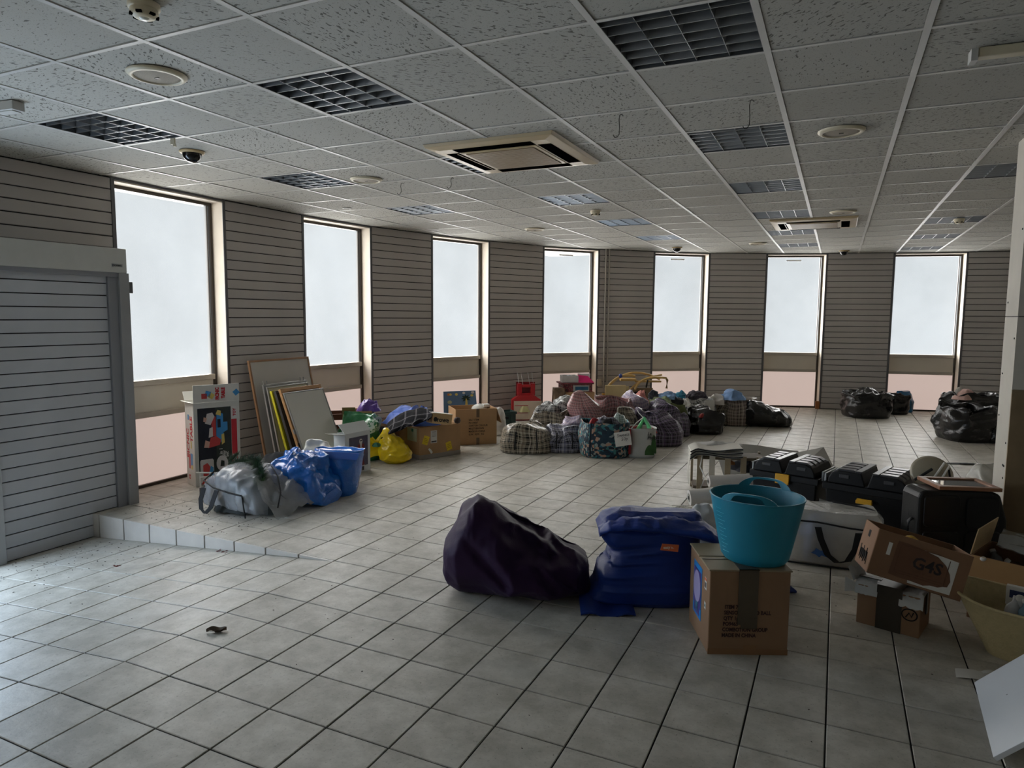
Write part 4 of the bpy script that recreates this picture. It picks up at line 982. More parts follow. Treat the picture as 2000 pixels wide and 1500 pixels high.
pbag('laundry_bag', 'dark brown checked bag squeezed behind the floral and white bags', P_DARK, 1206,1250,799,8.72,.34,49,G_CH,top=.7,amp=.02)
t, w_, h_ = pbag('laundry_bag', 'large purple checked bag leaning left, beside the white carrier', P_PURP, 1246,1332,800,8.86,.52,50,G_CH,top=.30,amp=.03,lean=(-.14,0),straps=False,bulge=1.06)
MB().sheet(lambda u,v: (-.26+.18*u, -.10+.2*v, h_-.06+.05*math.sin(u*3)-.05*v+.03*noise.noise(Vector((u*4,v*4,3)))), 12, 10, us=.3, vs_=.25, th=.006).build('turned_flap', P_LILAC, t)
pbag('laundry_bag', 'purple and white banded checked bag, right end against the black sack', P_PURP, 1298,1346,810,9.55,.42,51,G_CH,top=.8,amp=.02,straps=False,e=3.5)
pbag('laundry_bag', 'lilac checked bag top beside the pink open bag', P_LILAC, 1220,1270,766,9.6,.42,52,G_CH,top=.25,amp=.04,lean=(-.06,0),straps=False)
pbag('laundry_bag', 'dark purple checked bag behind the large leaning one', P_PURP, 1252,1318,780,9.42,.44,53,G_CH,top=.2,amp=.035,lean=(.10,0),straps=False)
pbag('laundry_bag', 'grey checked bag with white card propped on it, behind black sack', P_GREY, 1336,1400,778,10.2,.42,54,G_CH,top=.6,amp=.04,straps=False)
pbag('laundry_bag', 'narrow dark checked bag left of the large brown checked bag', P_DARK, 1390,1420,788,10.55,.4,55,G_CH,top=.8,amp=.015,straps=False)
pbag('laundry_bag', 'large brown checked bag at the right end of the pile', P_TAN if False else plaid('brown_purple_check', (142,128,116), (40,34,34), (196,188,176), (96,76,92), .055), 1412,1476,775,10.55,.5,56,G_CH,top=.92,amp=.018,straps=False,e=4,slump=.02)
# floral bag with sign
FLOR = speckle('teal_floral_fabric', ((22,50,66),(40,110,130),(16,28,44),(140,150,146),(60,120,120),(20,40,56),(176,140,120)), 34, .6)
t, w_, h_ = pbag('floral_bag', 'teal floral fabric bag with a handwritten sign, front of pile', FLOR, 1134,1229,822,8.10,.5,61,None,open_=True,amp=.012,straps=False,bulge=1.05,sag=.05,slump=.018)
ribbon([(-.20,-.275,.03),(-.205,-.285,.2),(-.19,-.262,.42)], (.02,0,0), .004, mat('navy_binding', (20,30,44), .7), t)
sg = MB().cbox((.17,-.292,.245), .185,.003,.165, rot=(0,-.16,0)).build('paper_sign', WHITEP, t)
text('Sweats\n   50p', .052, mat('pencil_grey', (70,68,70), .7, 0), sg, (.10,-.296,.262), (PI/2,-.16,0), shear=.2)
MB().box(.255,.275,-.22,.10,.05,h_*.85).build('red_side', mat('red_lining', (150,26,34), .6), t)
heap(.16,.12,.10,5,.03,10).build('red_lining', mat('red_lining', (150,26,34)), t, (-.13,.0,h_-.06))
sp_, sw_, sh_ = spot(1160,1214,818,8.12)
t = thing('folded_clothes', 'checked and striped clothes sticking out of the floral bag', 'clothes', (sp_.x, sp_.y, .36), VR)
heap(.34,.24,.10,7,.04,9).build('cloth', P_BLUE, t, (-.02,0,0)); heap(.18,.16,.13,9,.04,10).build('cloth', plaid('mint_check', (160,176,168), (60,76,74), (206,214,208), None, .03), t, (.13,.02,.01)); heap(.2,.14,.08,3,.04,10).build('cloth', mat('black_cloth', (20,20,24), .8), t, (-.02,-.06,.01))
# white carrier
t, w_, h_ = pbag('carrier_bag', 'white carrier bag with green leaf print and green tied top', mat('white_carrier_film', (176,178,174), .35, .06, 6, bump=.3, bscale=14), 1224,1280,833,8.05,.32,62,None,open_=True,amp=.010,straps=False,bulge=1.02,sag=.04,e=2.8,slump=.008)
LEAF = mat('leaf_print', (44,84,36), .5, .2, 12)
for pts in ([(.02,.04),(.10,.03),(.13,.10),(.08,.16),(.03,.12)], [(.09,.06),(.15,.06),(.155,.24),(.12,.28),(.10,.18)]):
    MB().sheet(lambda u,v, a=pts: ((a[0][0]+(a[2][0]-a[0][0])*u), -.166+.10*max(0,(a[0][0]+(a[2][0]-a[0][0])*u))*.6, a[0][1]+(a[3][1]-a[0][1])*v*(math.sin(PI*min(1,max(.0,u*.9+.05)))**.6)), 10, 8).build('leaf_print', LEAF, t)
text('La\nPhylis', .050, BLACKP, t, (.045,-.170,.275), (PI/2,0,.12), bold=.0015, shear=.2)
heap(.18,.14,.07,3,.03,10).build('red_contents', mat('red_contents', (150,34,34), .5, .2), t, (-.06,.0,h_-.05)); heap(.12,.14,.06,6,.03,10).build('red_contents', mat('red_contents', (150,34,34)), t, (.13,.0,h_-.07))
GT = mat('green_tie', (96,196,128), .3, .15, 10)
MB().tube([(-.04,-.05,h_-.03),(.0,-.03,h_+.05),(.04,-.01,h_+.11)], [.03,.018,.02], 8).build('tied_neck', GT, t); MB().tube([(.03,-.02,h_+.10),(.07,-.06,h_+.03),(.10,-.10,h_-.06)], [.02,.022,.03], 8).build('tied_neck', GT, t)
MB().tube([(-.15,-.13,h_-.02),(-.07,-.06,h_+.05),(.02,-.02,h_+.11)], .006, 6).build('cord', WHITEP, t); MB().tube([(.02,-.02,h_+.11),(-.03,.0,h_+.16),(-.05,.02,h_+.2)], .005, 6).build('cord', WHITEP, t)
# loose clothes on top of the bags behind
def cloth(name, label, m, x0, x1, yt, yb, f, seed, d=.3, amp=.04, cat='clothes'):
    p, w_, h_ = spot(x0, x1, yt, f); zb = WP((x0+x1)/2, yb, f).z
    t = thing(name, label, cat, (p.x, p.y, max(0,zb)), VR); crush(heap(w_*1.05, d, h_-max(0,zb), seed, amp*1.4, 9, nr=20, nu=56), .03, 9, seed, 0).build('cloth', m, t); return t
OLIVE = mat('olive_fabric', (84,92,50), .8, .2, 8)
pbag('fabric_bag', 'olive green fabric bag behind the purple checked bags', OLIVE, 1268,1340,786,9.85,.42,63,None,top=.8,amp=.03,straps=False)
cloth('pale_green_cloth', 'pale green cloth edge lying over the olive bag', mat('pale_green_cloth', (150,164,128), .8, .15), 1270,1312,776,786,9.85,3,.3)
cloth('red_white_cloth', 'red and white printed cloth poking up behind the lilac bag', mat('red_white_cloth', (190,120,110), .8, .5, 14), 1238,1268,762,786,9.95,4,.25)
cloth('grey_cloth', 'slate grey cloth peak beside the red and white cloth', mat('slate_cloth', (60,66,78), .8, .3), 1264,1290,764,784,10.0,5,.25)
cloth('denim', 'light blue denim folded on the pile', mat('light_denim', (110,140,176), .8, .35, 18), 1282,1322,767,778,10.0,6,.3)
cloth('black_garment', 'black garment lying over the olive bag right side', mat('black_cloth', (20,20,24)), 1300,1336,773,788,9.95,7,.3)
cloth('teal_cloth', 'bright teal cloth on top of the pile', mat('teal_cloth', (30,110,136), .8, .2), 1316,1340,762,780,10.2,8,.3)
cloth('striped_garment', 'dark garment with pink and white streaks on the pile top', mat('dark_streaked_cloth', (56,50,58), .8, .8, 26), 1334,1382,762,780,10.3,9,.32)
cloth('white_cloth', 'white crumpled cloth below the teal cloth', mat('white_linen', (196,192,186), .8, .1), 1328,1348,777,792,9.9,10,.25)
cloth('blue_shirt', 'pale blue shirt on the large brown checked bag', mat('sky_blue_cloth', (120,152,196), .8, .15, 10), 1406,1452,763,780,10.5,11,.36)
cloth('white_shirt', 'white clothing on the checked bags left of the blue shirt', mat('white_linen', (196,192,186)), 1376,1412,773,788,10.5,12,.36)
t = thing('white_card', 'white card sheet propped on bags behind the black sack', 'card', WP(1386,795,10.0), VR+.1)
MB().box(-.075,.075,0,.004,-.16,.10).build('sheet', WHITEP, t)
# black refuse sacks
G_BL = 'black refuse sacks'
def rsack(label, x0, x1, yt, f, depth, seed, top=.5, amp=.04, lean=(0,0), open_=True, sag=.15):
    t, w_, h_ = pbag('refuse_sack', label, BIN, x0, x1, yt, f, depth, seed, G_BL, 'crinkle', amp, top, straps=False, open_=open_, lean=lean, sc=6, bulge=1.06, sag=sag)
    return t, w_, h_
t, w_, h_ = rsack('black refuse sack with red showing, front right of the checked bags', 1342,1408,799,9.78,.5,71,amp=.05,open_=False)
heap(.16,.12,.06,5,.03,12).build('red_contents', mat('red_contents', (150,34,34)), t, (-.05,-.16,h_*.72))
p, w_, h_ = spot(1455, 1543, 784, 10.4)
t = thing('refuse_sack', 'long low black refuse sack at the right end of the pile', 'bag', p, VR, G_BL)
lying([(-.36,-.12,.2,0,.30),(-.28,-.2,.22,0,.40),(-.12,-.24,.24,0,.36),(.1,-.25,.24,0,.27),(.27,-.22,.22,0,.22),(.34,-.1,.12,0,.12)], amp=.05, sc=5, seed=72, kind='crinkle').build('bag_skin', BIN, t)
t, w_, h_ = rsack('round full black refuse sack standing alone under the panel right of window six', 1653,1732,768,13.1-.02-.0 if False else 11.5,.6,73,amp=.045)
heap(w_*.7,.4,.16,6,.06,8,'crinkle').build('loose_top', BIN, t, (0,0,h_-.08))
t, w_, h_ = rsack('smaller black refuse sack between the round sack and blue bag', 1726,1768,770,11.95,.42,74,amp=.04)
p, w_, h_ = spot(1757, 1778, 764, 12.15)
t = thing('blue_bag', 'upright blue plastic bag behind the small black sack, below window seven', 'bag', p, VR)
rings([(0,0,-.12,.12,-.12,.12),(.5,.2,-.14,.14,-.12,.12),(1,h_,-.14,.08,-.05,.05)], amp=.02, sc=7, seed=9, kind='crinkle').build('bag_skin', mat('teal_blue_polythene', (20,96,140), .3, .1, 8, bump=.4), t)
t, w_, h_ = rsack('tall black refuse sack with pale pink cloth showing, far right by panel', 1852,1944,768,10.9,.6,75,amp=.05)
t2 = thing('pink_cloth', 'pale pink cloth in the mouth of the tall black sack', 'clothes', (WP(1888,778,10.75).x, WP(1888,778,10.75).y, h_-.08), VR)
heap(.34,.26,.16,4,.04,9).build('cloth', mat('pale_pink_cloth', (206,170,160), .8, .12), t2, (-.02,0,0)); heap(.18,.12,.18,7,.04,9).build('cloth', mat('white_linen', (196,192,186)), t2, (-.1,.04,0))
t, w_, h_ = rsack('large black refuse sack in front, right side before the pillar', 1846,1930,793,9.35,.62,76,amp=.045)
t = thing('refuse_sack', 'black refuse sack partly hidden behind the pillar edge', 'bag', spot(1920,1975,830,9.2)[0], VR, G_BL)
sack(.40,.4,.30,77,.04,7,'crinkle').build('bag_skin', BIN, t)
cloth('white_wrap', 'white plastic wrap on the sack beside the pillar', mat('white_polythene', (206,204,198)), 1932,1960,816,834,9.25,13,.25)
t = thing('purple_garment', 'dark purple garment hanging from the front black sack', 'clothes', P(1850,817)+Vector((0,0,0)), VR)
heap(.26,.2,.24,5,.05,8).build('cloth', mat('plum_cloth', (40,24,44), .8, .2), t)
t = thing('shoe', 'single dark shoe on the floor left of the front black sack', 'shoe', P(1836,817), VR+.2)
lying([(-.14,-.03,.03,0,.05),(-.11,-.045,.045,0,.07),(-.03,-.045,.045,0,.075),(.04,-.04,.04,0,.11),(.11,-.04,.04,0,.12),(.14,-.03,.03,0,.1)], amp=.003, seed=3, nv=20, nu=20).build('upper', mat('dark_leather', (30,26,26), .4), t); MB().box(-.14,.14,-.045,.045,0,.012).build('sole', WEB, t, bevel=.01)
t = thing('paper_sheet', 'white paper on floor beside round black sack', 'paper', P(1662,815), VR+.2); MB().box(-.16,.12,-.05,.05,0,.003).build('sheet', WHITEP, t)
t = thing('dark_scrap', 'thin dark scrap on the open floor behind the dish', 'scrap', P(1876,906), VR)
MB().box(-.14,.1,-.03,.03,0,.008).box(-.02,.14,-.05,-.01,.006,.014).build('strip', WEB, t, bevel=.003)

# ---------------- red stand with white front, by panel left of window four
REDP = mat('red_plastic', (176,26,34), .35, .06, 8)
p = WP(1028,820,10.75); p.z = 0
t = thing('red_stand', 'red plastic play stand with square hole and white front', 'stand', p, VR+.15)
MB().prism([(-.23,0),(.23,0),(.23,.33),(.12,.40),(-.12,.40),(-.23,.33)], -.0,.12).build('body', REDP, t, bevel=.008)
MB().box(-.14,-.07,.02,.10,.40,.58).box(.07,.14,.02,.10,.40,.58).box(-.07,.07,.02,.10,.40,.43).box(-.07,.07,.02,.10,.52,.56).build('tower', REDP, t, bevel=.006)
MB().box(-.15,.15,.10,.14,.38,.6).build('back_plate', mat('deep_red_plastic', (120,18,26), .4), t)
MB().box(-.20,.24,-.02,-.002,.02,.31).build('front_board', mat('cream_board', (206,190,170), .6), t)
MB().box(-.19,.02,-.024,-.02,.235,.245).build('red_line', REDP, t); MB().box(-.19,.02,-.024,-.02,.12,.13).build('red_line', REDP, t)
heap(.20,.06,.10,3,.02,10).build('pale_label', mat('pale_yellow_label', (196,190,140), .6), t, (-.04,-.02,.14))
for x in (-.11,-.05,.06,.12):
    MB().tube([(x,.06,.56),(x-.01,.12,.68),(x-.01,.2,.74)], .004, 6).build('hook_wire', ALF, t)
# ---------------- boxes stacked below window four
p, w_, h_ = spot(1096, 1158, 764, 11.15)
t = thing('carton', 'brown cardboard box at the bottom of stack below window four', 'box', p, VR+.15); zt = h_
carton(t, w_*.95,.36,h_)
MB().box(-w_*.47,w_*.47,-.18,.18,h_,h_+.004).build('lid_flap', CARD, t)
p, w_, h_ = spot(1079, 1104, 757, 10.95)
t = thing('gift_bag', 'brown and tan marbled paper bag left of the stacked boxes', 'bag', p, VR+.1)
rings([(0,0,-w_/2,w_/2,-.1,.1),(.5,.25,-w_/2,w_/2,-.1,.1),(1,h_,-w_/2.1,w_/2.1,-.07,.05)], amp=.015, sc=8, seed=3, e=5).build('paper', mat('marbled_brown', (104,84,64), .6, .7, 6), t)
p, w_, h_ = spot(1093, 1154, 748, 11.15)
t = thing('floral_box', 'dark red patterned box with blue label, middle of stack', 'box', (p.x,p.y,zt+.005), VR+.15)
a = w_*.48; hb = h_-zt-.01
MB().box(-a,a,-.16,.16,0,hb).build('body', speckle('red_pattern_card', ((96,34,44),(60,40,44),(150,60,66),(120,90,80)), 60, .6), t, bevel=.003)
MB().box(-.06*1.2,a*.78,-.165,-.16,.01,hb*.85).build('label', mat('white_label', (176,180,176), .6), t); MB().box(-.04,a*.72,-.168,-.165,.03,hb*.7).build('blue_label', mat('petrol_blue', (24,84,116), .5, .15, 20), t)
MB().box(-a-.03,a+.02,-.18,.18,hb,hb+.02).build('lid', mat('dark_red_lid', (104,44,50), .6), t)
t = thing('white_tray', 'shallow white tray box on top of the patterned box', 'box', (p.x-.10*RH.x,p.y-.10*RH.y,zt+hb+.026), VR+.1)
MB().box(-.13,.13,-.12,-.112,0,.11).box(-.13,.13,.112,.12,0,.11).box(-.13,-.122,-.112,.112,0,.11).box(.122,.13,-.112,.112,0,.11).box(-.13,.13,-.12,.12,0,.008).build('tray', mat('white_tray_card', (196,194,190), .6), t)
heap(.2,.18,.10,4,.03,14).build('grey_contents', mat('grey_trinkets', (120,122,130), .5, .6, 30), t, (0,0,.01))
t = thing('pink_folder', 'bright pink folder leaning on top of the patterned box', 'folder', (p.x+.14*RH.x,p.y+.14*RH.y,zt+hb+.026), VR)
MB().hexa([(-.11,-.10,0),(.16,-.1,0),(.16,.0,.0),(-.11,.0,0)], [(-.11,-.03,.12),(.06,-.03,.10),(.06,-.02,.1),(-.11,-.02,.12)]).build('cover', mat('hot_pink', (226,36,120), .5, .05), t); MB().box(-.10,.10,.01,.02,0,.14).build('back_card', WHITEP, t)
# ---------------- folded beige high chair below panel four / window five
BEI = mat('beige_board', (206,186,140), .5, .06, 5); BENT = mat('beech_bentwood', (196,160,96), .45, .12, 12)
p = WP(1236,770,11.6); p.z = 0
t = thing('high_chair', 'folded beige wooden high chair lying on its side behind the pile', 'chair', p, VR+.05)
MB().box(-.50,-.14,-.12,-.09,0,.50).build('seat_panel', BEI, t, bevel=.02); MB().tube([(-.12,-.10,.05),(-.10,-.11,.3),(-.12,-.10,.48)], .03, 8).build('rolled_edge', BEI, t)
MB().box(.0,.34,.0,.03,0,.44).build('back_panel', mat('brown_back_board', (120,98,70), .6), t); MB().box(.02,.22,-.012,0,.26,.38).build('dark_opening', GROOVE, t)
def arc(pts, n=14):
    pts = [Vector(q) for q in pts]; out = []
    for i in range(n+1):
        k = i/n; a_ = pts[0].lerp(pts[1],k); b_ = pts[1].lerp(pts[2],k); out.append(a_.lerp(b_,k))
    return out
MB().tube(arc([(-.44,-.05,.46),(-.25,-.05,.72),(.02,-.05,.64)]), .018, 8, flat=(1,1.3)).build('arm', BENT, t)
MB().tube(arc([(-.20,.12,.62),(.10,.12,.78),(.48,.10,.58)]), .018, 8).build('arm', BENT, t)
MB().tube(arc([(.02,-.06,.42),(.08,-.06,.66),(.54,-.05,.62)])+[Vector((.57,-.05,.58)),Vector((.56,-.05,.44))], .02, 8).build('leg', BENT, t)
MB().tube(arc([(-.05,.02,.40),(.12,.0,.62),(.5,.05,.66)]), .016, 8).build('leg', BENT, t)
MB().box(-.22,.05,-.04,.10,.56,.60).build('tray', BENT, t, bevel=.01); MB().box(.05,.5,.05,.12,.53,.56).build('rail', BENT, t, bevel=.01)
MB().lathe([(.001,-.04),(.03,-.02),(.03,.02),(.001,.04)], 12, c=(-.23,-.06,.65)).build('blue_knob', mat('blue_plastic', (40,64,140), .4), t)
MB().box(-.54,-.50,-.12,-.06,0,.36).build('yellow_edge', mat('mustard_edge', (196,150,60), .5), t)
MB().tube([(.22,-.02,.45),(.24,-.03,.58)], .014, 8).build('dark_strap', WEB, t)

# ================================================================== FOREGROUND
# ---------------- purple bean bag
PUR = mat('deep_purple_fabric', (40,17,50), .6, .12, 4, bump=.12, bscale=90, sheen=.03, spec=.18)
c = FH*4.05+RH*((1012-1000)*mpp(4.05)); c.z = 0
t = thing('bean_bag', 'dark purple bean bag slumped on the floor, peaked at left', 'bean bag', c, VR-.06)
def purple():
    st = [(-.42,-.14,.10,.08,.22),(-.405,-.20,.18,.04,.34),(-.33,-.30,.26,0,.49),(-.235,-.33,.28,0,.555),(-.13,-.35,.29,0,.53),(.0,-.37,.29,0,.43),(.13,-.37,.28,0,.36),(.26,-.35,.27,0,.32),(.36,-.30,.25,0,.275),(.42,-.22,.2,0,.21),(.445,-.1,.1,0,.10)]
    mb = lying(st, nu=90, nv=100, e=2.3, amp=.062, sc=3.2, seed=2.3, kind='fold')
    # long creases running from the peak down to the right
    vs = []
    for x, y, z in mb.v:
        g = min(1, max(0, z/.12))
        for (ax, az, bx, bz, dep, wd) in ((-.20,.50,.38,.20,.045,.035),(-.05,.30,.40,.27,.05,.03),(-.30,.40,.05,.05,.035,.03),(.10,.28,.28,.05,.04,.028),(.18,.26,.36,.1,.035,.022),(.02,.27,.2,.25,-.03,.03)):
            dx, dz = bx-ax, bz-az; k = ((x-ax)*dx+(z-az)*dz)/(dx*dx+dz*dz)
            if -.1 < k < 1.1 and y < .1:
                px, pz = ax+dx*k, az+dz*k; d2 = math.hypot(x-px, z-pz)
                e_ = math.exp(-(d2/wd)**2)*math.sin(PI*min(1,max(0,k)))
                y += dep*e_*g; z -= dep*.5*e_*g
        vs.append((x,y,z))
    mb.v = vs; return mb
purple().build('cover', PUR, t)
# ---------------- blue bean bag
NAVY = mat('royal_blue_nylon', (20,48,120), .5, .1, 4, bump=.12, bscale=80, sheen=.02, spec=.35)
c = FH*3.93+RH*((1255-1000)*mpp(3.9)); c.z = 0
t = thing('bean_bag', 'royal blue bean bag with orange tag, standing beside brown box', 'bean bag', c, VR-.04)
st = [(0,.0,-.30,.34,-.17,.17),(.08,.03,-.33,.345,-.20,.2),(.2,.10,-.27,.34,-.22,.2),(.32,.19,-.25,.34,-.21,.2),(.42,.25,-.20,.335,-.19,.2),(.5,.30,-.185,.33,-.18,.2),(.62,.37,-.235,.33,-.20,.2),(.75,.43,-.26,.335,-.20,.19),(.86,.475,-.235,.345,-.16,.17),(.95,.505,-.18,.34,-.09,.12),(1,.515,-.12,.31,-.03,.06)]
bb = rings(st, nu=120, nv=80, e=3.4, amp=.022, sc=4.2, seed=6.5, kind='fold'); vs = []
for x, y, z in bb.v:                      # pulled creases running in from the pinched left side
    for (ax, az, bx, bz, dep, wd) in ((-.20,.30,.12,.37,.045,.022),(-.17,.27,.14,.31,.04,.02),(-.22,.22,.10,.25,.045,.022),(-.26,.12,.34,.135,.012,.012)):
        dx, dz = bx-ax, bz-az; k = ((x-ax)*dx+(z-az)*dz)/(dx*dx+dz*dz)
        if -.05 < k < 1.05 and y < .05:
            d_ = ((x-ax)*dz-(z-az)*dx)/math.hypot(dx,dz); f_ = max(0,1-k)**.7
            y += dep*f_*math.exp(-(d_/wd)**2) - dep*.7*f_*math.exp(-((d_-wd*1.6)/wd)**2)
    vs.append((x,y,z))
bb.v = vs; bb.build('cover', NAVY, t)
hem = lying([(-.25,-.16,-.04,.39,.44),(-.2,-.20,.02,.43,.485),(-.05,-.225,.05,.44,.512),(.15,-.235,.05,.425,.51),(.28,-.25,.05,.41,.495),(.36,-.26,.03,.39,.475),(.41,-.22,.0,.37,.43)], nu=56, nv=70, amp=.026, sc=11, seed=9, kind='fold'); hem.build('rolled_hem', NAVY, t)
tg = MB().hexa([(.07,-.262,.368),(.165,-.268,.362),(.165,-.262,.362),(.07,-.256,.368)], [(.078,-.268,.405),(.168,-.272,.402),(.168,-.266,.402),(.078,-.262,.405)]).build('orange_tag', mat('orange_tag', (214,104,54), .6, .06), t)
text('eazy fit', .021, mat('cream_print', (232,214,190), .6, 0), tg, (.084,-.2715,.379), (PI/2-.1,-.05,.06), bold=.0008)
MB().sheet(lambda u,v: (-.36+.30*u, -.30+.22*v, .012+.03*v*(1-u)+.012*math.sin(u*9)), 14, 8, th=.01).build('floor_flap', NAVY, t)
lying([(.40,-.08,.10,0,.10),(.62,-.10,.12,0,.13),(.84,-.07,.09,0,.10),(.95,-.01,.02,0,.015)], amp=.012, sc=6, seed=4, nv=24, nu=24).build('floor_tail', NAVY, t, (0,.10,0))
# ---------------- white cloth behind
p, w_, h_ = spot(1346, 1398, 986, 4.35)
t = thing('white_cloth', 'white cotton cloth heaped behind blue bean bag and turquoise tub', 'cloth', p, VR)
sack(w_*1.15,.30,h_,33,.05,5.5,'fold',top=.35).build('cloth', mat('white_cotton', (196,198,198), .85, .06, 6, bump=.1), t)

# ---------------- brown box with print, tub on top
BOXB = mat('sturdy_brown_cardboard', (138,106,78), .75, .06, 4, bump=.08, bscale=50)
ang = .42; A = Vector((-.50,3.33,0)); W_, D_, H_ = .388, .385, .43
t = thing('brown_box', 'sealed brown carton with printed lines, under the turquoise tub', 'box', A, ang)
MB().box(0,W_,0,D_,0,H_-.012).build('body', BOXB, t, bevel=.005)
TOPM = mat('greyish_card_lid', (142,126,100), .6, .08, 8)
MB().box(-.006,W_+.006,-.006,D_*.47,H_-.012,H_-.003).build('lid_flap', TOPM, t, bevel=.003); MB().box(-.006,W_+.006,D_*.5,D_+.006,H_-.012,H_-.003).build('lid_flap', TOPM, t, bevel=.003)
MB().box(-.004,W_+.004,D_*.36,D_*.39,H_-.004,H_-.001).build('lid_seam', TAPEB, t)
PT = mat('olive_brown_tape', (78,68,54), .25, .06)
MB().box(.14,.235,-.0095,D_*.6,H_-.004,H_).build('parcel_tape', PT, t); MB().box(.138,.232,-.0095,-.002,.155,H_).build('parcel_tape', PT, t); MB().box(.155,.232,-.0105,-.003,.135,.19).build('parcel_tape', PT, t)
MB().box(0.0,W_,-.0015,0,0,.03).build('bottom_tape', mat('brown_edge_tape', (136,100,68), .5), t); MB().box(.17,.235,-.002,0,.0,.05).build('bottom_tape', mat('brown_edge_tape', (136,100,68)), t)
INK = mat('dark_red_ink', (52,24,22), .7, 0)
for k, s in enumerate(('ITEM 755', 'SENSORY MOOD BALL', 'QTY 1pcs', 'PO9465', 'COMBOTION GROUP', 'MADE IN CHINA')): text(s, .0265, INK, t, (.075-.002*k,-.0022,.232-.0285*k), bold=.0009, sx=.84)
# picture panel on the left side
def sidep(y0, y1, z0, z1, m, name, x=-.001): return MB().box(x-.001, x, y0, y1, z0, z1).build(name, m, t)
BLP = mat('bright_blue_print', (40,130,200), .4, .06)
sidep(.14,.30,.10,.375,BLP,'picture_label'); sidep(.15,.29,.155,.345,mat('violet_print',(84,70,140),.4,.4,14),'picture', -.002)
MB().add([(-.0035, .225+.066*math.cos(q), .255+.082*math.sin(q)) for q in np.linspace(0,2*PI,36)[:-1]], [list(range(35))[::-1]]).build('ball_print', mat('lilac_ball_print', (176,166,206), .4, .06), t)
sidep(.17,.27,.115,.155,mat('violet_print',(84,70,140)),'picture',-.002); sidep(.20,.24,.13,.175,mat('teal_dots_print',(60,110,120),.4,.8,60),'picture',-.0035)
sidep(.05,.085,.30,.36,WHITEP,'small_label'); sidep(.052,.083,.345,.358,mat('orange_print',(206,96,50),.5),'small_label_band',-.002); sidep(.055,.08,.31,.335,mat('grey_print',(90,88,86)),'barcode',-.002)
sidep(.055,.082,.20,.235,WHITEP,'small_label'); sidep(.062,.076,.21,.222,mat('teal_dots_print',(60,110,120)),'small_mark',-.002)

TUBM = mat('turquoise_flexible_plastic', (24,122,146), .42, .04, 5, bump=.05, bscale=120)
tc = Vector((-.325,3.575,.4302))
t = thing('flexi_tub', 'turquoise flexible two handled tub standing on brown box', 'tub', tc, -.12)
def tub():
    n, mb = 72, MB(); HT = .325
    def pt(k, v, inn):
        q = 2*PI*k/n; rx = .158+.068*v**.9-inn; ry = .132+.072*v**.9-inn
        c_, s_ = math.cos(q), math.sin(q)
        z = inn*1.2+ (HT-inn*1.2)*v
        return Vector((rx*c_, ry*s_, z))
    nv = 14
    for inn, flip in ((0,False),(.006,True)):
        vs = [pt(k, j/nv, inn) for j in range(nv+1) for k in range(n)]
        # rounded foot
        for k in range(n):
            if not inn: vs[k] = Vector((vs[k].x*.93, vs[k].y*.93, 0))
        fs = [(j*n+k, j*n+(k+1)%n, (j+1)*n+(k+1)%n, (j+1)*n+k) for j in range(nv) for k in range(n)]
        if flip: fs = [f[::-1] for f in fs]
        mb.add(vs, fs, m=0, smooth=True); mb.add(vs[:n], [list(range(n)) if flip else list(range(n))[::-1]])
    a = [pt(k,1,0) for k in range(n)]; b = [pt(k,1,.006) for k in range(n)]
    mb.add(a+b, [(k,(k+1)%n,n+(k+1)%n,n+k) for k in range(n)], smooth=True)
    return mb
tub().build('shell', TUBM, t)
MB().tube([((.158+.068)*math.cos(q), (.132+.072)*math.sin(q), .325) for q in np.linspace(0,2*PI,61)], .004, 6, caps=False).build('rim', TUBM, t)
def handle(sgn):
    mb = MB(); n = 24; pts_o, pts_i = [], []
    def rim(x): return sgn*(.204)*math.sqrt(max(0,1-(x/.226)**2))
    outer, inner = [], []
    for i in range(n+1):
        u = -1+2*i/n; x = u*.135; zt_ = .322+.052*max(0, 1-abs(u)**3.2)**.8*(1 if abs(u) < 1 else 0)
        outer.append((x, zt_))
    vs = []
    for x, z in outer: vs.append(Vector((x, rim(x)+sgn*.006*((z-.322)/.058), z)))
    # lower edge of the arch: opening between x=-.085..85
    lo = []
    for x, z in outer:
        if abs(x) < .082: zz = .322+.041*(1-(abs(x)/.082)**6)*1.0 if abs(x) < .081 else .322
        else: zz = .316
        lo.append(Vector((x, rim(x)+sgn*.006*((zz-.322)/.058), min(zz, z-.004))))
    L = len(vs)
    off = Vector((0,-sgn*.007,0))
    allv = vs+lo+[v+off for v in vs]+[v+off for v in lo]
    fs = []
    for i in range(L-1):
        fs += [(i,i+1,L+i+1,L+i),(2*L+i+1,2*L+i,3*L+i,3*L+i+1),(i,2*L+i,2*L+i+1,i+1),(L+i,L+i+1,3*L+i+1,3*L+i)]
    return mb.add(allv, fs)
for s_ in (-1,1): handle(s_).build('handle', TUBM, t)
for k in range(12): 
    z = .05+.02*k; q = -2.35; rx, ry = .158+.068*(z/.325)**.9+.0006, .132+.072*(z/.325)**.9+.0006
    MB().tube([(rx*math.cos(q+d_), ry*math.sin(q+d_), z) for d_ in np.linspace(-.10,.10 if k%2 else .18,6)], .0011, 4).build('gauge_mark', mat('pale_turquoise_mark', (60,160,180), .4), t)

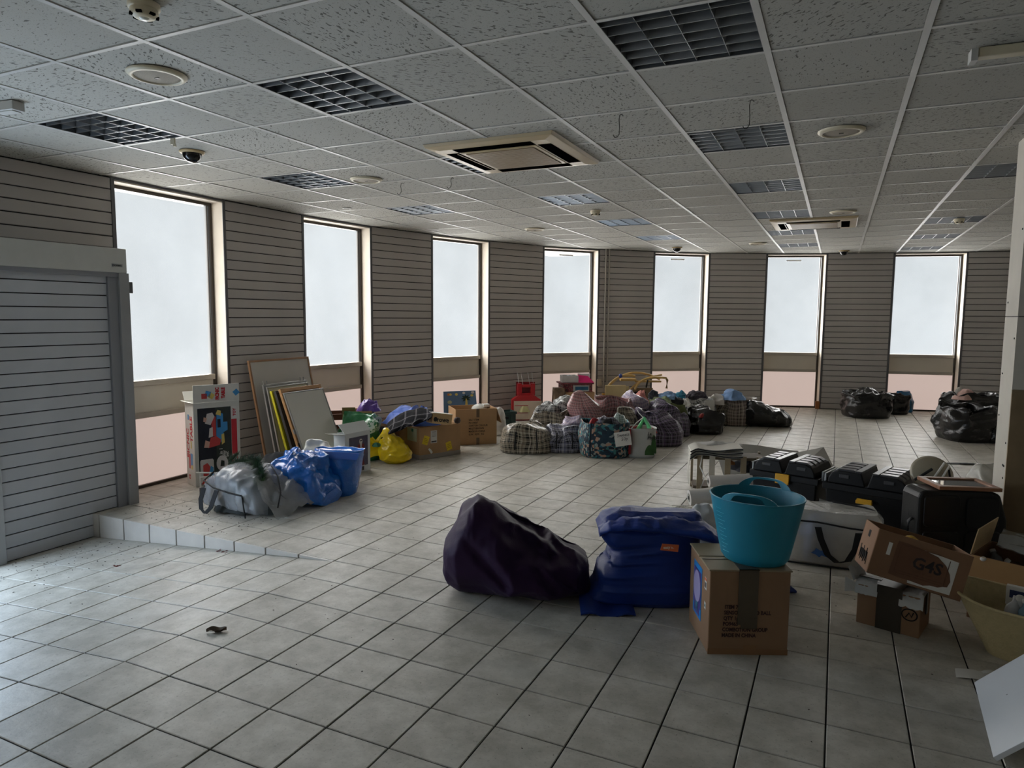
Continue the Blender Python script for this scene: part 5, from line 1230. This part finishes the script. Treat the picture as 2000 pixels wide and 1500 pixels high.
# ---------------- clear storage bag with handles behind
A = Vector((-.26,4.86,0)); ang = .05
t = thing('storage_bag', 'clear zipped storage bag with black U-shaped handle, behind the tub', 'bag', A, ang)
W_, D_, H_ = .60, .40, .36
rings([(0,0,.02,W_-.02,.02,D_-.02),(.1,.02,0,W_,0,D_),(.5,.17,-.01,W_+.01,-.015,D_+.01),(.85,.31,.0,W_,.0,D_),(1,H_,.04,W_-.04,.06,D_-.06)], e=7, amp=.016, sc=6, seed=15, kind='crinkle').build('bag_skin', film('clear_white_polythene', (206,203,196), .6, .22, .5, 16), t)
heap(.30,.3,.28,3,.05,8).build('blue_contents', mat('pale_blue_contents', (120,140,176), .7, .4, 10), t, (.22,.18,.03)); heap(.34,.3,.24,5,.05,8).build('white_contents', mat('white_contents', (186,182,176), .7, .2, 10), t, (.42,.2,.03)); heap(.3,.3,.14,8,.04,8).build('white_contents', mat('white_contents', (186,182,176)), t, (.1,.2,.01))
for pts in ([(0,-.008,.30),(.2,-.014,.305),(.4,-.010,.285),(.60,-.006,.28)], [(.3,.30,.375),(.5,.26,.365),(.58,.2,.355)], [(.0,-.004,.012),(.60,-.004,.012)]): MB().tube(pts, .006, 6).build('zip', WEB, t)
ribbon([(.205,-.022,.275),(.225,-.03,.20),(.27,-.035,.10),(.33,-.036,.055),(.39,-.036,.075),(.43,-.034,.16),(.445,-.024,.265)], (.040,0,.004), .004, WEB, t)
ST_ = [(.17,.10),(.20,.09),(.22,.075),(.235,.09),(.27,.08),(.25,.105),(.265,.125),(.225,.12),(.20,.135),(.19,.115)]
MB().prism(ST_, -.030,-.027).build('blue_splash_print', mat('blue_splash_print', (52,96,160), .5), t)

# ---------------- two black trunks
BLKP = mat('matt_black_plastic', (11,11,12), .45, .08, 10, bump=.08, bscale=150, spec=.3); LIDP = mat('grey_black_lid_plastic', (58,58,60), .36, .06, 10, bump=.06, bscale=150)
CLIPREFL = mat('painted_clip_reflection', (176,178,180), .35, .05); YLT = mat('amber_latch', (206,154,28), .4, .05)  # pale side clip colour paints in a bright reflection
def trunk(label, A, ang, W_, latch_open):
    t = thing('tool_chest', label, 'chest', A, ang, 'black storage chests'); D_ = .40; hz = .40
    MB().hexa([(.03,.03,0),(W_-.03,.03,0),(W_-.03,D_-.03,0),(.03,D_-.03,0)], [(0,0,hz),(W_,0,hz),(W_,D_,hz),(0,D_,hz)]).build('tub', BLKP, t, bevel=.012)
    MB().box(-.012,W_+.012,-.012,D_+.012,hz-.05,hz).build('rim', BLKP, t, bevel=.006)
    m = W_/2
    for s_ in (0,1):           # two domed lid halves with ribs
        x0, x1 = (.02, m-.035) if s_ == 0 else (m+.035, W_-.02)
        # each half domes along x: outer end rounded, inner end sloping into the valley
        if s_ == 0: pr = [(x0,0),(x1+.03,0),(x1,.10),(x0+.07,.10),(x0+.025,.08),(x0+.004,.04)]
        else: pr = [(x0-.03,0),(x1,0),(x1-.004,.04),(x1-.025,.08),(x1-.07,.10),(x0,.10)]
        MB().prism([(x,z+hz) for x,z in pr], .0, D_).build('lid_half', BLKP, t, bevel=.008)
        for k in range(4):
            y0 = .02+k*.093
            xa, xb = (x0+.02, x1-.05) if s_ == 0 else (x0+.05, x1-.02)
            rib = [(xa,.07),(xa+.018,.095),(xa+.05,.113),(xb,.113),(xb,.09)] if s_ == 0 else [(xa,.09),(xa,.113),(xb-.05,.113),(xb-.018,.095),(xb,.07)]
            MB().prism([(x,z+hz) for x,z in rib][::1], y0, y0+.066).build('lid_rib', LIDP, t, bevel=.005)
        xa, xb = (x1-.045, x1) if s_ == 0 else (x0, x0+.045)
        MB().box(xa,xb,.01,D_-.01,hz+.09,hz+.112).build('lid_band', LIDP, t, bevel=.004)
        xm = (x0+x1)/2
        MB().box(xm-.035,xm+.035,-.006,.02,hz+.05,hz+.075).build('finger_notch', LIDP, t, bevel=.004)
    MB().box(m-.03,m+.03,.01,D_-.01,hz-.005,hz+.006).build('valley', LIDP, t)
    for x in (-.022, W_+.012):
        MB().box(x,x+.014,.06,.34,hz-.02,hz+.055).build('side_clip', CLIPREFL, t, bevel=.004)
        for y in (.08,.16,.24,.31): MB().box(x-.006,x+.02,y,y+.03,hz-.03,hz+.02).build('clip_tooth', BLKP, t)
    if latch_open: MB().box(m-.055,m+.055,-.03,-.012,hz-.075,hz+.005).build('latch', YLT, t, bevel=.004); MB().box(m-.05,m+.05,-.034,-.028,hz-.07,hz-.06).build('latch_lip', YLT, t)
    else: MB().box(m-.055,m+.055,-.04,-.012,hz-.115,hz-.09).build('latch', YLT, t, bevel=.004); MB().box(m-.05,m+.05,-.03,-.012,hz-.095,hz-.08).build('latch_lip', YLT, t)
    return t
trunk('black storage chest with raised yellow latch, left of the two', Vector((-.585,5.88,0)), -.30, .52, True)
trunk('black storage chest with lowered yellow latch, right one beside suitcase', Vector((-.035,5.68,0)), -.30, .58, False)
t = thing('grey_board', 'small grey board wedged between the two black chests', 'board', WP(1617,985,5.0)*1, VR-.2); MB().hexa([(-.06,0,-.06),(.05,0,-.06),(.05,.008,-.06),(-.06,.008,-.06)],[(-.055,.02,.05),(.05,.02,.02),(.05,.028,.02),(-.055,.028,.05)]).build('board', mat('mid_grey_board', (130,128,124), .6), t); t.location.z = .25
t = thing('pink_carton', 'slim pink and white carton between black chest and suitcase', 'box', WP(1776,985,5.0)*1, VR-.3); t.location.z = 0
MB().box(-.02,.025,0,.2,.0,.33).build('body', mat('dusty_pink_card', (176,120,116), .6), t); MB().box(-.022,.027,-.002,.2,.0,.03).build('white_edge', WHITEP, t)

# ---------------- suitcase, frame, dish
CASE = mat('black_hard_shell', (13,14,14), .45, .06, 6, bump=.05, bscale=90, spec=.35)
t = thing('suitcase', 'large black hard shell suitcase with moulded panels before the pillar', 'suitcase', Vector((.505,4.84,0)), .42)
def rr(x0,x1,z0,z1,r,n=6):
    out = []
    for cx_,cz_,q0 in ((x1-r,z0+r,-PI/2),(x1-r,z1-r,0),(x0+r,z1-r,PI/2),(x0+r,z0+r,PI)):
        out += [(cx_+r*math.cos(q0+PI/2*i/n), cz_+r*math.sin(q0+PI/2*i/n)) for i in range(n+1)]
    return out
MB().prism([(0,.06),(.02,.0),(.54,0),(.56,.06),(.55,.40),(.50,.56),(.44,.585),(.05,.585),(.015,.575),(0,.54)], 0,.20).build('shell', CASE, t, bevel=.02, seg=3)
for x0,x1,z0,z1 in ((.03,.25,.36,.555),(.29,.49,.36,.545),(.03,.25,.19,.33),(.29,.51,.19,.33),(.03,.51,.03,.16)): MB().prism(rr(x0,x1,z0,z1,.025,4), -.010,.004).build('moulded_panel', CASE, t, bevel=.006)
MB().tube([(-.005,.05,.22),(-.03,.05,.24),(-.03,.05,.38),(-.005,.05,.40)], .010, 8).build('handle', CASE, t)
MB().tube([(.004,.11,.06),(.004,.11,.44)], .006, 6).build('zip', WEB, t)
for x in (.07,.43): MB().cbox((x,.11,.012), .04,.06,.024).build('wheel', WEB, t, bevel=.008)
PINE = mat('orange_pine_frame', (142,96,66), .45, .1, 12)
t = thing('picture', 'pine framed glazed picture lying on top of the suitcase', 'picture', Vector((.615,4.90,.592)), rot=(.02,.02,VR-.04))
MB().box(.03,.35,.035,.225,.0,.008).build('backing', mat('grey_backing', (120,122,124), .5), t); MB().box(.03,.35,.035,.225,.008,.011).build('glass', mat('glossy_glass', (110,116,120), .05, 0, spec=.9), t)
for x0,x1,y0,y1 in ((0,.38,0,.037),(0,.38,.223,.26),(0,.037,.037,.223),(.343,.38,.037,.223)): MB().box(x0,x1,y0,y1,-.004,.02).build('frame_rail', PINE, t, bevel=.004)
DISH = mat('beige_grey_dish', (150,142,124), .45, .06, 4)
p = WP(1823,924,4.85)
t = thing('satellite_dish', 'beige grey satellite dish leaning behind the suitcase', 'dish', p, rot=(PI/2-.45,0,VR-.15))
MB().lathe([(.001,.0),(.07,-.006),(.125,-.022),(.142,-.032),(.146,-.030),(.128,-.016),(.07,-.001),(.001,.006)], 36, sx=1.0, sy=.92).build('reflector', DISH, t)
MB().tube([(-.14,-.06,.02),(-.02,.02,.035)], .010, 8).build('arm', WEB, t); MB().tube([(-.02,-.05,.03),(.07,.07,.03)], .008, 6).build('white_rod', WHITEP, t); MB().tube([(.02,-.07,.03),(.10,.05,.03)], .007, 6).build('white_rod', WHITEP, t)
MB().cbox((.10,.0,.012), .012,.05,.006).build('mark', WEB, t); MB().tube([(0,0,-.03),(.0,-.25,-.10),(0,-.42,-.12)], .016, 8).build('mount_pole', ALF, t)
p, w_, h_ = spot(1903, 1962, 905, 5.45)
t = thing('clear_bag', 'crumpled clear plastic bag on the floor behind the pillar edge', 'bag', p, VR); sack(.30,.3,h_,41,.03,7,'crinkle').build('bag_skin', film('clear_crumpled_film', (186,184,176), .6, .2, .5, 20), t)

# ---------------- slatted rack with towel, rolls, grey sheet
WOODG = mat('greyed_wood', (150,134,108), .6, .1, 12)
c = FH*6.45+RH*((1400-1000)*mpp(6.45)); c.z = 0
t = thing('slatted_rack', 'low wooden slatted rack with cream towel draped over it', 'rack', c, VR-.15)
for x in (-.19,-.08,.06,.20,.34): MB().box(x,x+.05,-.15,-.13,0,.36).build('upright', WOODG if x != -.08 else mat('pale_post', (190,182,166), .6), t)
for z in (.04,.32): MB().box(-.22,.42,-.13,.12,z,z+.025).build('shelf', mat('dark_shelf_wood', (96,84,66), .7), t)
for x in (-.22,.40): MB().box(x,x+.02,.10,.13,0,.36).build('back_post', WOODG, t)
t = thing('towel', 'cream towel with black edging folded over the slatted rack', 'towel', c+Vector((0,0,.36)), VR-.15)
CRM = mat('cream_towel', (190,186,176), .9, .08, 8, bump=.2, bscale=120)
for k in range(3): MB().sheet(lambda u,v,k=k: (-.25+.46*u, -.18+.3*v, .012+.028*k+.012*math.sin(u*6+k)-.10*max(0,.12-u)*3), 24, 10, th=.018).build('fold', CRM, t)
for k in range(3): MB().tube([(-.26+.47*u, -.184, .004+.028*k+.012*math.sin(u*6+k)-.10*max(0,.12-u)*3) for u in np.linspace(0,1,20)], .006, 6).build('black_edging', WEB, t)
MB().sheet(lambda u,v: (-.25-.02*math.sin(v*2.6), -.17+.12*u, .03-.30*v+.01*math.sin(u*8)), 12, 14, th=.012).build('hanging_end', CRM, t)
MB().tube([(-.15,-.17,0),(-.17,-.19,-.1),(-.12,-.18,-.2),(-.16,-.2,-.3)], .006, 6).build('cord', WHITEP, t)
heap(.40,.12,.03,4,.02,12).build('rumpled_top', mat('rumpled_white', (190,188,184), .9), t, (.03,.13,.06))
RL = mat('white_roll_fabric', (196,192,186), .8, .06, 8)
def roll(label, x0, x1, y0, y1, f, r):
    a, b = WP(x0,y0,f), WP(x1,y1,f); a.z = max(a.z,r); b.z = max(b.z,r); m = (a+b)/2
    t = thing('fabric_roll', label, 'roll', m, group='white fabric rolls'); pts = [(a-m).lerp(b-m,k) for k in np.linspace(0,1,8)]
    MB().tube(pts, [r*(1+.05*math.sin(3*k)) for k in range(8)], 18).build('roll_body', RL, t)
    d = (b-a).normalized(); MB().tube([(a-m)-d*.004,(a-m)-d*.001], r*.55, 14).build('inner_wrap', mat('roll_core', (150,146,138), .8), t); MB().tube([(a-m)-d*.008,(a-m)-d*.002], r*.25, 12).build('core', GROOVE, t)
roll('white fabric roll lying before the rack, upper one behind the tub', 1384,1475,940,936,6.05,.052)
roll('shorter white fabric roll on the floor, lower left of the tub', 1346,1450,972,962,5.75,.068)
t = thing('string', 'loose tangle of pale string on the floor by the white roll', 'string', P(1338,993), VR)
R5 = random.Random(5); MB().tube([(.0+.012*k*math.cos(k*1.3)-.004*k*k*.2, .05*math.sin(k*.9), .004+.01*abs(math.sin(k))) for k in range(14)], .003, 5).build('strand', WHITEP, t); MB().tube([(-.14,-.05,.004),(-.07,-.01,.02),(0,.0,.03),(.08,.02,.02)], .003, 5).build('strand', WHITEP, t)
c = WP(1490,890,6.95); c.z = 0
t = thing('plastic_sheet', 'long pale grey flexible sheet lying slanted behind the black chests', 'sheet', c, VR)
GS = mat('pale_grey_sheet', (176,174,168), .55, .04, 3)
for dz in (0, .005): pass
MB().sheet(lambda u,v: (-.43+.90*u, -.12+.06*math.sin(u*2.6)+.36*v, .05+.235*v-.03*u*u*v+.02*math.sin(u*5)), 24, 6, th=.006).build('sheet', GS, t)
MB().hexa([(.40,.0,.12),(.76,-.10,.0),(.765,-.096,.0),(.405,.004,.12)], [(.42,.16,.24),(.66,.10,.31),(.665,.104,.31),(.425,.164,.24)]).build('bent_end', GS, t)
cloth('navy_cloth', 'small navy cloth between rack and left black chest', mat('navy_fabric', (22,24,38)), 1432,1472,898,918,6.5,3,.25)
t = thing('orange_cap', 'small orange object on the rack end by the towel', 'cap', WP(1428,908,6.35), VR); lying([(-.03,-.02,.02,0,.03),(0,-.03,.03,0,.045),(.03,-.02,.02,0,.03)], amp=.004, nv=10, nu=14).build('cap_body', mat('dull_orange', (150,96,50), .6), t)

# ---------------- printed box leaning on a taped box
t = thing('taped_box', 'small brown box sealed with dark tape over white plastic, underneath printed box', 'box', Vector((.165,4.055,0)), -.28)
W_, D_, H_ = .30, .25, .215
MB().box(0,W_,0,D_,0,H_).build('body', BOXB, t, bevel=.004)
WPL = mat('white_plastic_wrap', (186,188,186), .3, .06, 8, bump=.3, bscale=20)
MB().sheet(lambda u,v: (-.012+.11*u, -.012+.27*v, H_+.012+.012*noise.noise(Vector((u*5,v*5,1)))-(.055 if v < .06 else 0)), 10, 16, th=.004).build('white_wrap', WPL, t)
MB().sheet(lambda u,v: (.20+.112*u, -.012+.27*v, H_+.012+.012*noise.noise(Vector((u*5,v*5,4)))-(.07 if v < .06 else 0)), 10, 16, th=.004).build('white_wrap', WPL, t)
MB().sheet(lambda u,v: (-.03+.05*u-.03*v, .03+.08*u, H_+.0+.07*v+.01*math.sin(u*9)), 8, 8, th=.003).build('wrap_corner', WPL, t); MB().sheet(lambda u,v: (-.06+.05*u, -.02+.05*u, H_-.05+.08*v*(1-.5*u)), 6, 6, th=.003).build('wrap_corner', WPL, t)
DT = mat('dark_brown_tape', (52,46,38), .28, .06)
MB().box(.095,.215,-.005,.0,.0,H_+.02).box(.095,.215,-.005,D_,H_+.018,H_+.024).build('parcel_tape', DT, t); MB().box(-.01,.10,.06,.09,H_+.022,H_+.028).build('parcel_tape', DT, t); MB().box(.21,.31,.10,.135,H_+.022,H_+.028).box(.304,.31,.10,.135,.10,H_+.028).build('parcel_tape', DT, t)
rg = MB(); rg.tube([(.252+.035*math.cos(q), -.004, .115+.03*math.sin(q)) for q in np.linspace(0,2*PI,25)], .003, 5, caps=False); rg.tube([(.235,-.004,.10),(.25,-.004,.125),(.262,-.004,.105),(.27,-.004,.13)], .003, 5); rg.build('round_mark', GROOVE, t)

C0 = WP(1692,1118,3.42)
t = thing('printed_box', 'open brown box with torn white label, tilted on the taped box', 'box', C0, rot=(-.10,.235,.16))
W_, D_, H_ = .44, .27, .235
G4 = mat('mid_brown_carton', (132,98,72), .8, .06, 5)
MB().box(0,W_,0,.006,0,H_).box(0,W_,D_-.006,D_,0,H_).box(0,.006,.006,D_-.006,0,H_).box(W_-.006,W_,.006,D_-.006,0,H_).box(0,W_,0,D_,0,.006).build('body', G4, t, bevel=.002, seg=1)
MB().prism([(.155,.200),(.385,.185),(.385,-.0+.015),(.19,.012)], -.0022,-.001).build('white_label', WHITEP, t)
TB = mat('torn_brown_card', (106,74,54), .85, .1, 6)
MB().prism([(.10,.205),(.16,.203),(.22,.196),(.29,.182),(.335,.150),(.360,.115),(.372,.08),(.365,.05),(.345,.045),(.325,.035),(.29,.033),(.26,.022),(.20,.026),(.14,.026),(.095,.03)], -.0034,-.0022).build('torn_card', TB, t)
GI = mat('charcoal_ink', (30,22,20), .7, 0); GI2 = mat('faint_ink', (96,64,44), .8, 0)
text('G4S', .082, GI, t, (.185,-.0045,.095), bold=.002); text('Courier Services', .014, GI2, t, (.19,-.0045,.075))
for x0,x1,z in ((.12,.30,.192),(.12,.34,.058),(.12,.34,.046)): MB().box(x0,x1,-.0045,-.0036,z,z+.003).build('print_line', GI2, t)
for x in (.115,.345): MB().box(x,x+.003,-.0045,-.0036,.05,.18).build('print_line', GI2, t)
MB().box(.06,.078,-.002,-.001,.12,.185).build('torn_strip', WHITEP, t)
MB().box(-.0012,0,.12,.155,.165,.20).build('hand_hole', GROOVE, t)
for k in range(5): MB().tube([(-.002, .06+.03*k, .03+.012*(k%2)),(-.002,.075+.03*k,.09),(-.002,.085+.03*k,.04),(-.002,.095+.03*k,.11-.02*(k%2))], .002, 4).build('handwriting', GI, t)
heap(.16,.12,.10,4,.03,10).build('yellow_contents', mat('amber_contents', (190,150,40), .6), t, (.2,.13,.13))

# ---------------- large open box on the right with bottles, and cream basket
A = Vector((.72,4.40,0)); ang = -.42
OB = mat('light_brown_carton', (156,122,80), .8, .06, 5)
t = thing('open_box', 'big open brown box of bottles with flaps out, right edge', 'box', A, ang)
W_, D_, H_ = .56, .36, .355
MB().box(0,W_,0,.007,0,H_).box(0,W_,D_-.007,D_,0,H_).box(0,.007,.007,D_-.007,0,H_).box(W_-.007,W_,.007,D_-.007,0,H_).box(0,W_,0,D_,0,.007).build('body', G4, t, bevel=.002, seg=1)
flap(t, (0,0,H_), (W_,0,H_), (0,-.75,-.85), .155, m=OB, name='front_flap'); flap(t, (0,D_,H_), (0,0,H_), (.20,0,1), .15, m=mat('pale_flap', (190,164,124), .7), name='side_flap')
MB().box(.12,.123,-.052,-.051,H_-.06,H_-.058).build('crease', TAPEB, t)
def bottle(label, p, rot, m, r=.03, l=.16, group='bottles in the open box'):
    t = thing('bottle', label, 'bottle', p, rot=rot, group=group)
    MB().lathe([(.001,0),(r*.9,.0),(r,.008),(r,l*.66),(r*.45,l*.82),(r*.42,l*.9)], 18).build('bottle_body', m, t); MB().lathe([(r*.5,l*.9),(r*.5,l),(.001,l)], 14).build('cap', mat('white_cap', (200,198,194), .4), t)
    return t
Rz = Matrix.Rotation(ang, 3, 'Z'); BT = [mat('cream_bottle', (170,158,140), .35), mat('clear_grey_bottle', (130,130,128), .2), mat('brown_bottle', (90,66,52), .25)]
pos_w = ['left front corner', 'left of middle', 'middle front', 'right of middle', 'rear left', 'rear middle']
for k, (x, y) in enumerate(((.06,.07),(.15,.09),(.25,.08),(.36,.10),(.11,.2),(.24,.21))):
    q = Rz @ Vector((x,y,0)); bottle('pale bottle lying in the open box, %s' % pos_w[k], A+q+Vector((0,0,.21+.02*(k%2))), (.5+.2*(k%3), .3*(k%2), ang+k), BT[k%3])
q = Rz @ Vector((.30,.24,0))
t = thing('silver_bag', 'crinkled silver foil bag on top of the open box', 'bag', A+q+Vector((0,0,.33)), ang)
MB().sheet(lambda u,v: (-.22+.6*u, -.10+.24*v, .05+.06*math.sin(v*3)+.03*noise.noise(Vector((u*7,v*7,2)))+.10*max(0,.22-u)), 26, 16, th=.006).build('foil', mat('silver_foil', (176,176,174), .18, .1, 10, metal=.8, bump=.4, bscale=25), t)
t = thing('wicker_basket', 'cream woven plastic basket with bottles in front of open box', 'basket', Vector((.985,3.985,0)), -.25)
BSK = mat('cream_woven_plastic', (186,170,128), .6, .08, 40, bump=.4, bscale=110)
mb = MB()
def brp(v, inn): return (.235+.145*v-inn, .135+.075*v-inn)
for inn in (0,.008):
    n, nv = 56, 10; vs = []
    for j in range(nv+1):
        v = j/nv; a, b = brp(v, inn)
        for k in range(n):
            q = 2*PI*k/n; c_, s_ = math.cos(q), math.sin(q)
            vs.append((a*math.copysign(abs(c_)**.55,c_), b*math.copysign(abs(s_)**.55,s_), inn+(.275-inn)*v+.018*v*math.cos(2*q)))
    fs = [(j*n+k, j*n+(k+1)%n, (j+1)*n+(k+1)%n, (j+1)*n+k) for j in range(nv) for k in range(n)]
    mb.add(vs, fs if not inn else [f[::-1] for f in fs], None, 0, True); mb.add(vs[:n], [list(range(n))[::-1] if not inn else list(range(n))])
mb.build('basket_shell', BSK, t)
MB().tube([((.235+.145)*math.copysign(abs(math.cos(q))**.55,math.cos(q)), (.21)*math.copysign(abs(math.sin(q))**.55,math.sin(q)), .277+.018*math.cos(2*q)) for q in np.linspace(0,2*PI,57)], .008, 6, caps=False).build('rim', BSK, t)
MB().tube([(-.02,-.215,.235),(.0,-.222,.262),(.10,-.222,.262),(.12,-.215,.235)], .012, 6).build('handle', BSK, t); MB().box(.0,.10,-.206,-.200,.205,.24).build('handle_hole', GROOVE, t)
Rb = Matrix.Rotation(-.25, 3, 'Z'); BB = [mat('clear_pale_bottle', (186,186,188), .15), mat('pale_blue_bottle', (120,150,170), .2), mat('white_bottle', (206,204,202), .3), mat('red_white_bottle', (180,110,110), .4)]
for k, (x, y, l) in enumerate(((-.16,-.06,'clear bottle, leftmost in the cream basket'),(-.08,-.08,'pale blue bottle, second in the cream basket'),(0.0,-.06,'white bottle in the middle of the cream basket'),(.08,-.09,'reddish bottle right of middle in the cream basket'),(-.11,.04,'clear bottle at the back left of the cream basket'),(.03,.05,'pale blue bottle at back of the cream basket'))):
    bottle(l, Vector((.985,3.985,.13))+Rb @ Vector((x,y,0)), (-.35+.25*(k%3),.3-.2*(k%4),k), BB[k%4], .032,.17,'bottles in the cream basket')
q = Rb @ Vector((-.12,.10,0))
t = thing('small_packet', 'small white and blue packet at the back of the basket', 'packet', Vector((.985,3.985,.20))+q, -.3); MB().box(-.06,.06,0,.03,0,.10).build('body', WHITEP, t, bevel=.003); MB().box(-.045,.045,-.001,0,.04,.08).build('blue_print', mat('dark_blue_print', (40,50,90), .5), t)

# ---------------- white board and paper, lower right
t = thing('melamine_board', 'plain white board propped at a slant in the lower right corner', 'board', Vector((.61,2.94,.012)), rot=(0,-.80,-.05))
MB().prism([(0,0),(.60,0),(.60,.60),(0,.60)], 0,.018, plane='xy').build('panel', mat('clean_white_melamine', (206,208,210), .4, .02, 3), t, bevel=.001, seg=1)
MB().lathe([(.001,.0185),(.003,.0183)], 10, c=(.12,.36,0)).build('screw_hole', GROOVE, t)
for y in (.06,.52): MB().hexa([(.28,y,-.30),(.31,y,-.27),(.31,y+.02,-.27),(.28,y+.02,-.30)], [(.54,y,-.002),(.57,y,-.002),(.57,y+.02,-.002),(.54,y+.02,-.002)]).build('prop_leg', WHITEP, t)
t = thing('paper_sheet', 'creased white paper on the floor left of the white board', 'paper', P(1900,1320), VR-.3); MB().sheet(lambda u,v: (-.08+.15*u+.02*v, -.045+.09*v, .004+.006*math.sin(u*4)), 8, 4, th=.002).build('sheet', WHITEP, t)
t = thing('torn_paper', 'smaller torn paper scrap beside the creased paper', 'paper', P(1938,1315), VR-.2); MB().sheet(lambda u,v: (-.05+.11*u, -.02+.04*v*(.5+u*.5), .004+.008*math.sin(u*5)), 8, 4, th=.002).build('sheet', WHITEP, t)

# ---------------- litter on the floor
t = thing('dry_leaf', 'curled dry brown leaf on the ramp edge tiles', 'leaf', P(423,1234), .6)
MB().sheet(lambda u,v: (-.05+.10*u, (-.028+.056*v)*math.sin(PI*min(.98,max(.04,u))), .004+.014*abs(v-.5)*2+.006*math.sin(u*8)), 12, 6, th=.0015).build('blade', mat('dry_leaf_brown', (92,76,62), .8, .3, 40), t); MB().tube([(-.05,0,.004),(.05,0,.006)], .0014, 5).build('midrib', mat('dark_rib', (50,40,32), .8), t)
def ramp_z(x): return -SL*(-2.966-x) if x < -2.966 else 0
R9 = random.Random(9); mb = MB(); mr = MB()
def chip(mb, x, y, z, s):
    q = R9.random()*6.28; a = Vector((math.cos(q), math.sin(q), 0)); b = Vector((-a.y, a.x, 0))
    c_ = Vector((x,y,z+.001)); mb.add([c_-a*s-b*s*.5, c_+a*s-b*s*.3, c_+a*s*.6+b*s*.6, c_-a*s*.7+b*s*.5, c_+Vector((0,0,s*.5))], [(0,1,4),(1,2,4),(2,3,4),(3,0,4)])
for i in range(300):
    x = -5.35+abs(R9.gauss(0,.55)); y = 1.9+R9.random()*1.55
    if x > -3: continue
    chip(mb, x, y, ramp_z(x), R9.uniform(.002,.0075))
for i in range(160): chip(mb, -5.3+R9.random()*1.3, 3.62+R9.random()*.55, 0, R9.uniform(.002,.008))
for i in range(90): chip(mb, R9.uniform(-3,.6), R9.uniform(2.0,4.8), 0, R9.uniform(.002,.006))
o = mb.build('floor_debris', mat('dark_grit', (66,58,50), .9, .4, 60)); o['kind'] = 'stuff'; tag(o, 'scattered grit and flakes on the ramp and floor tiles', 'debris')
for i in range(10): chip(mr, -3.95+R9.gauss(0,.03), 3.50+R9.gauss(0,.02), ramp_z(-3.95), .012)
for i in range(6): chip(mr, -4.45+R9.gauss(0,.02), 3.05+R9.gauss(0,.02), ramp_z(-4.45), .012)
o = mr.build('red_flakes', mat('red_brown_flake', (96,40,34), .8, .3, 40)); o['kind'] = 'stuff'; tag(o, 'little clumps of red brown flakes along the ramp', 'debris')
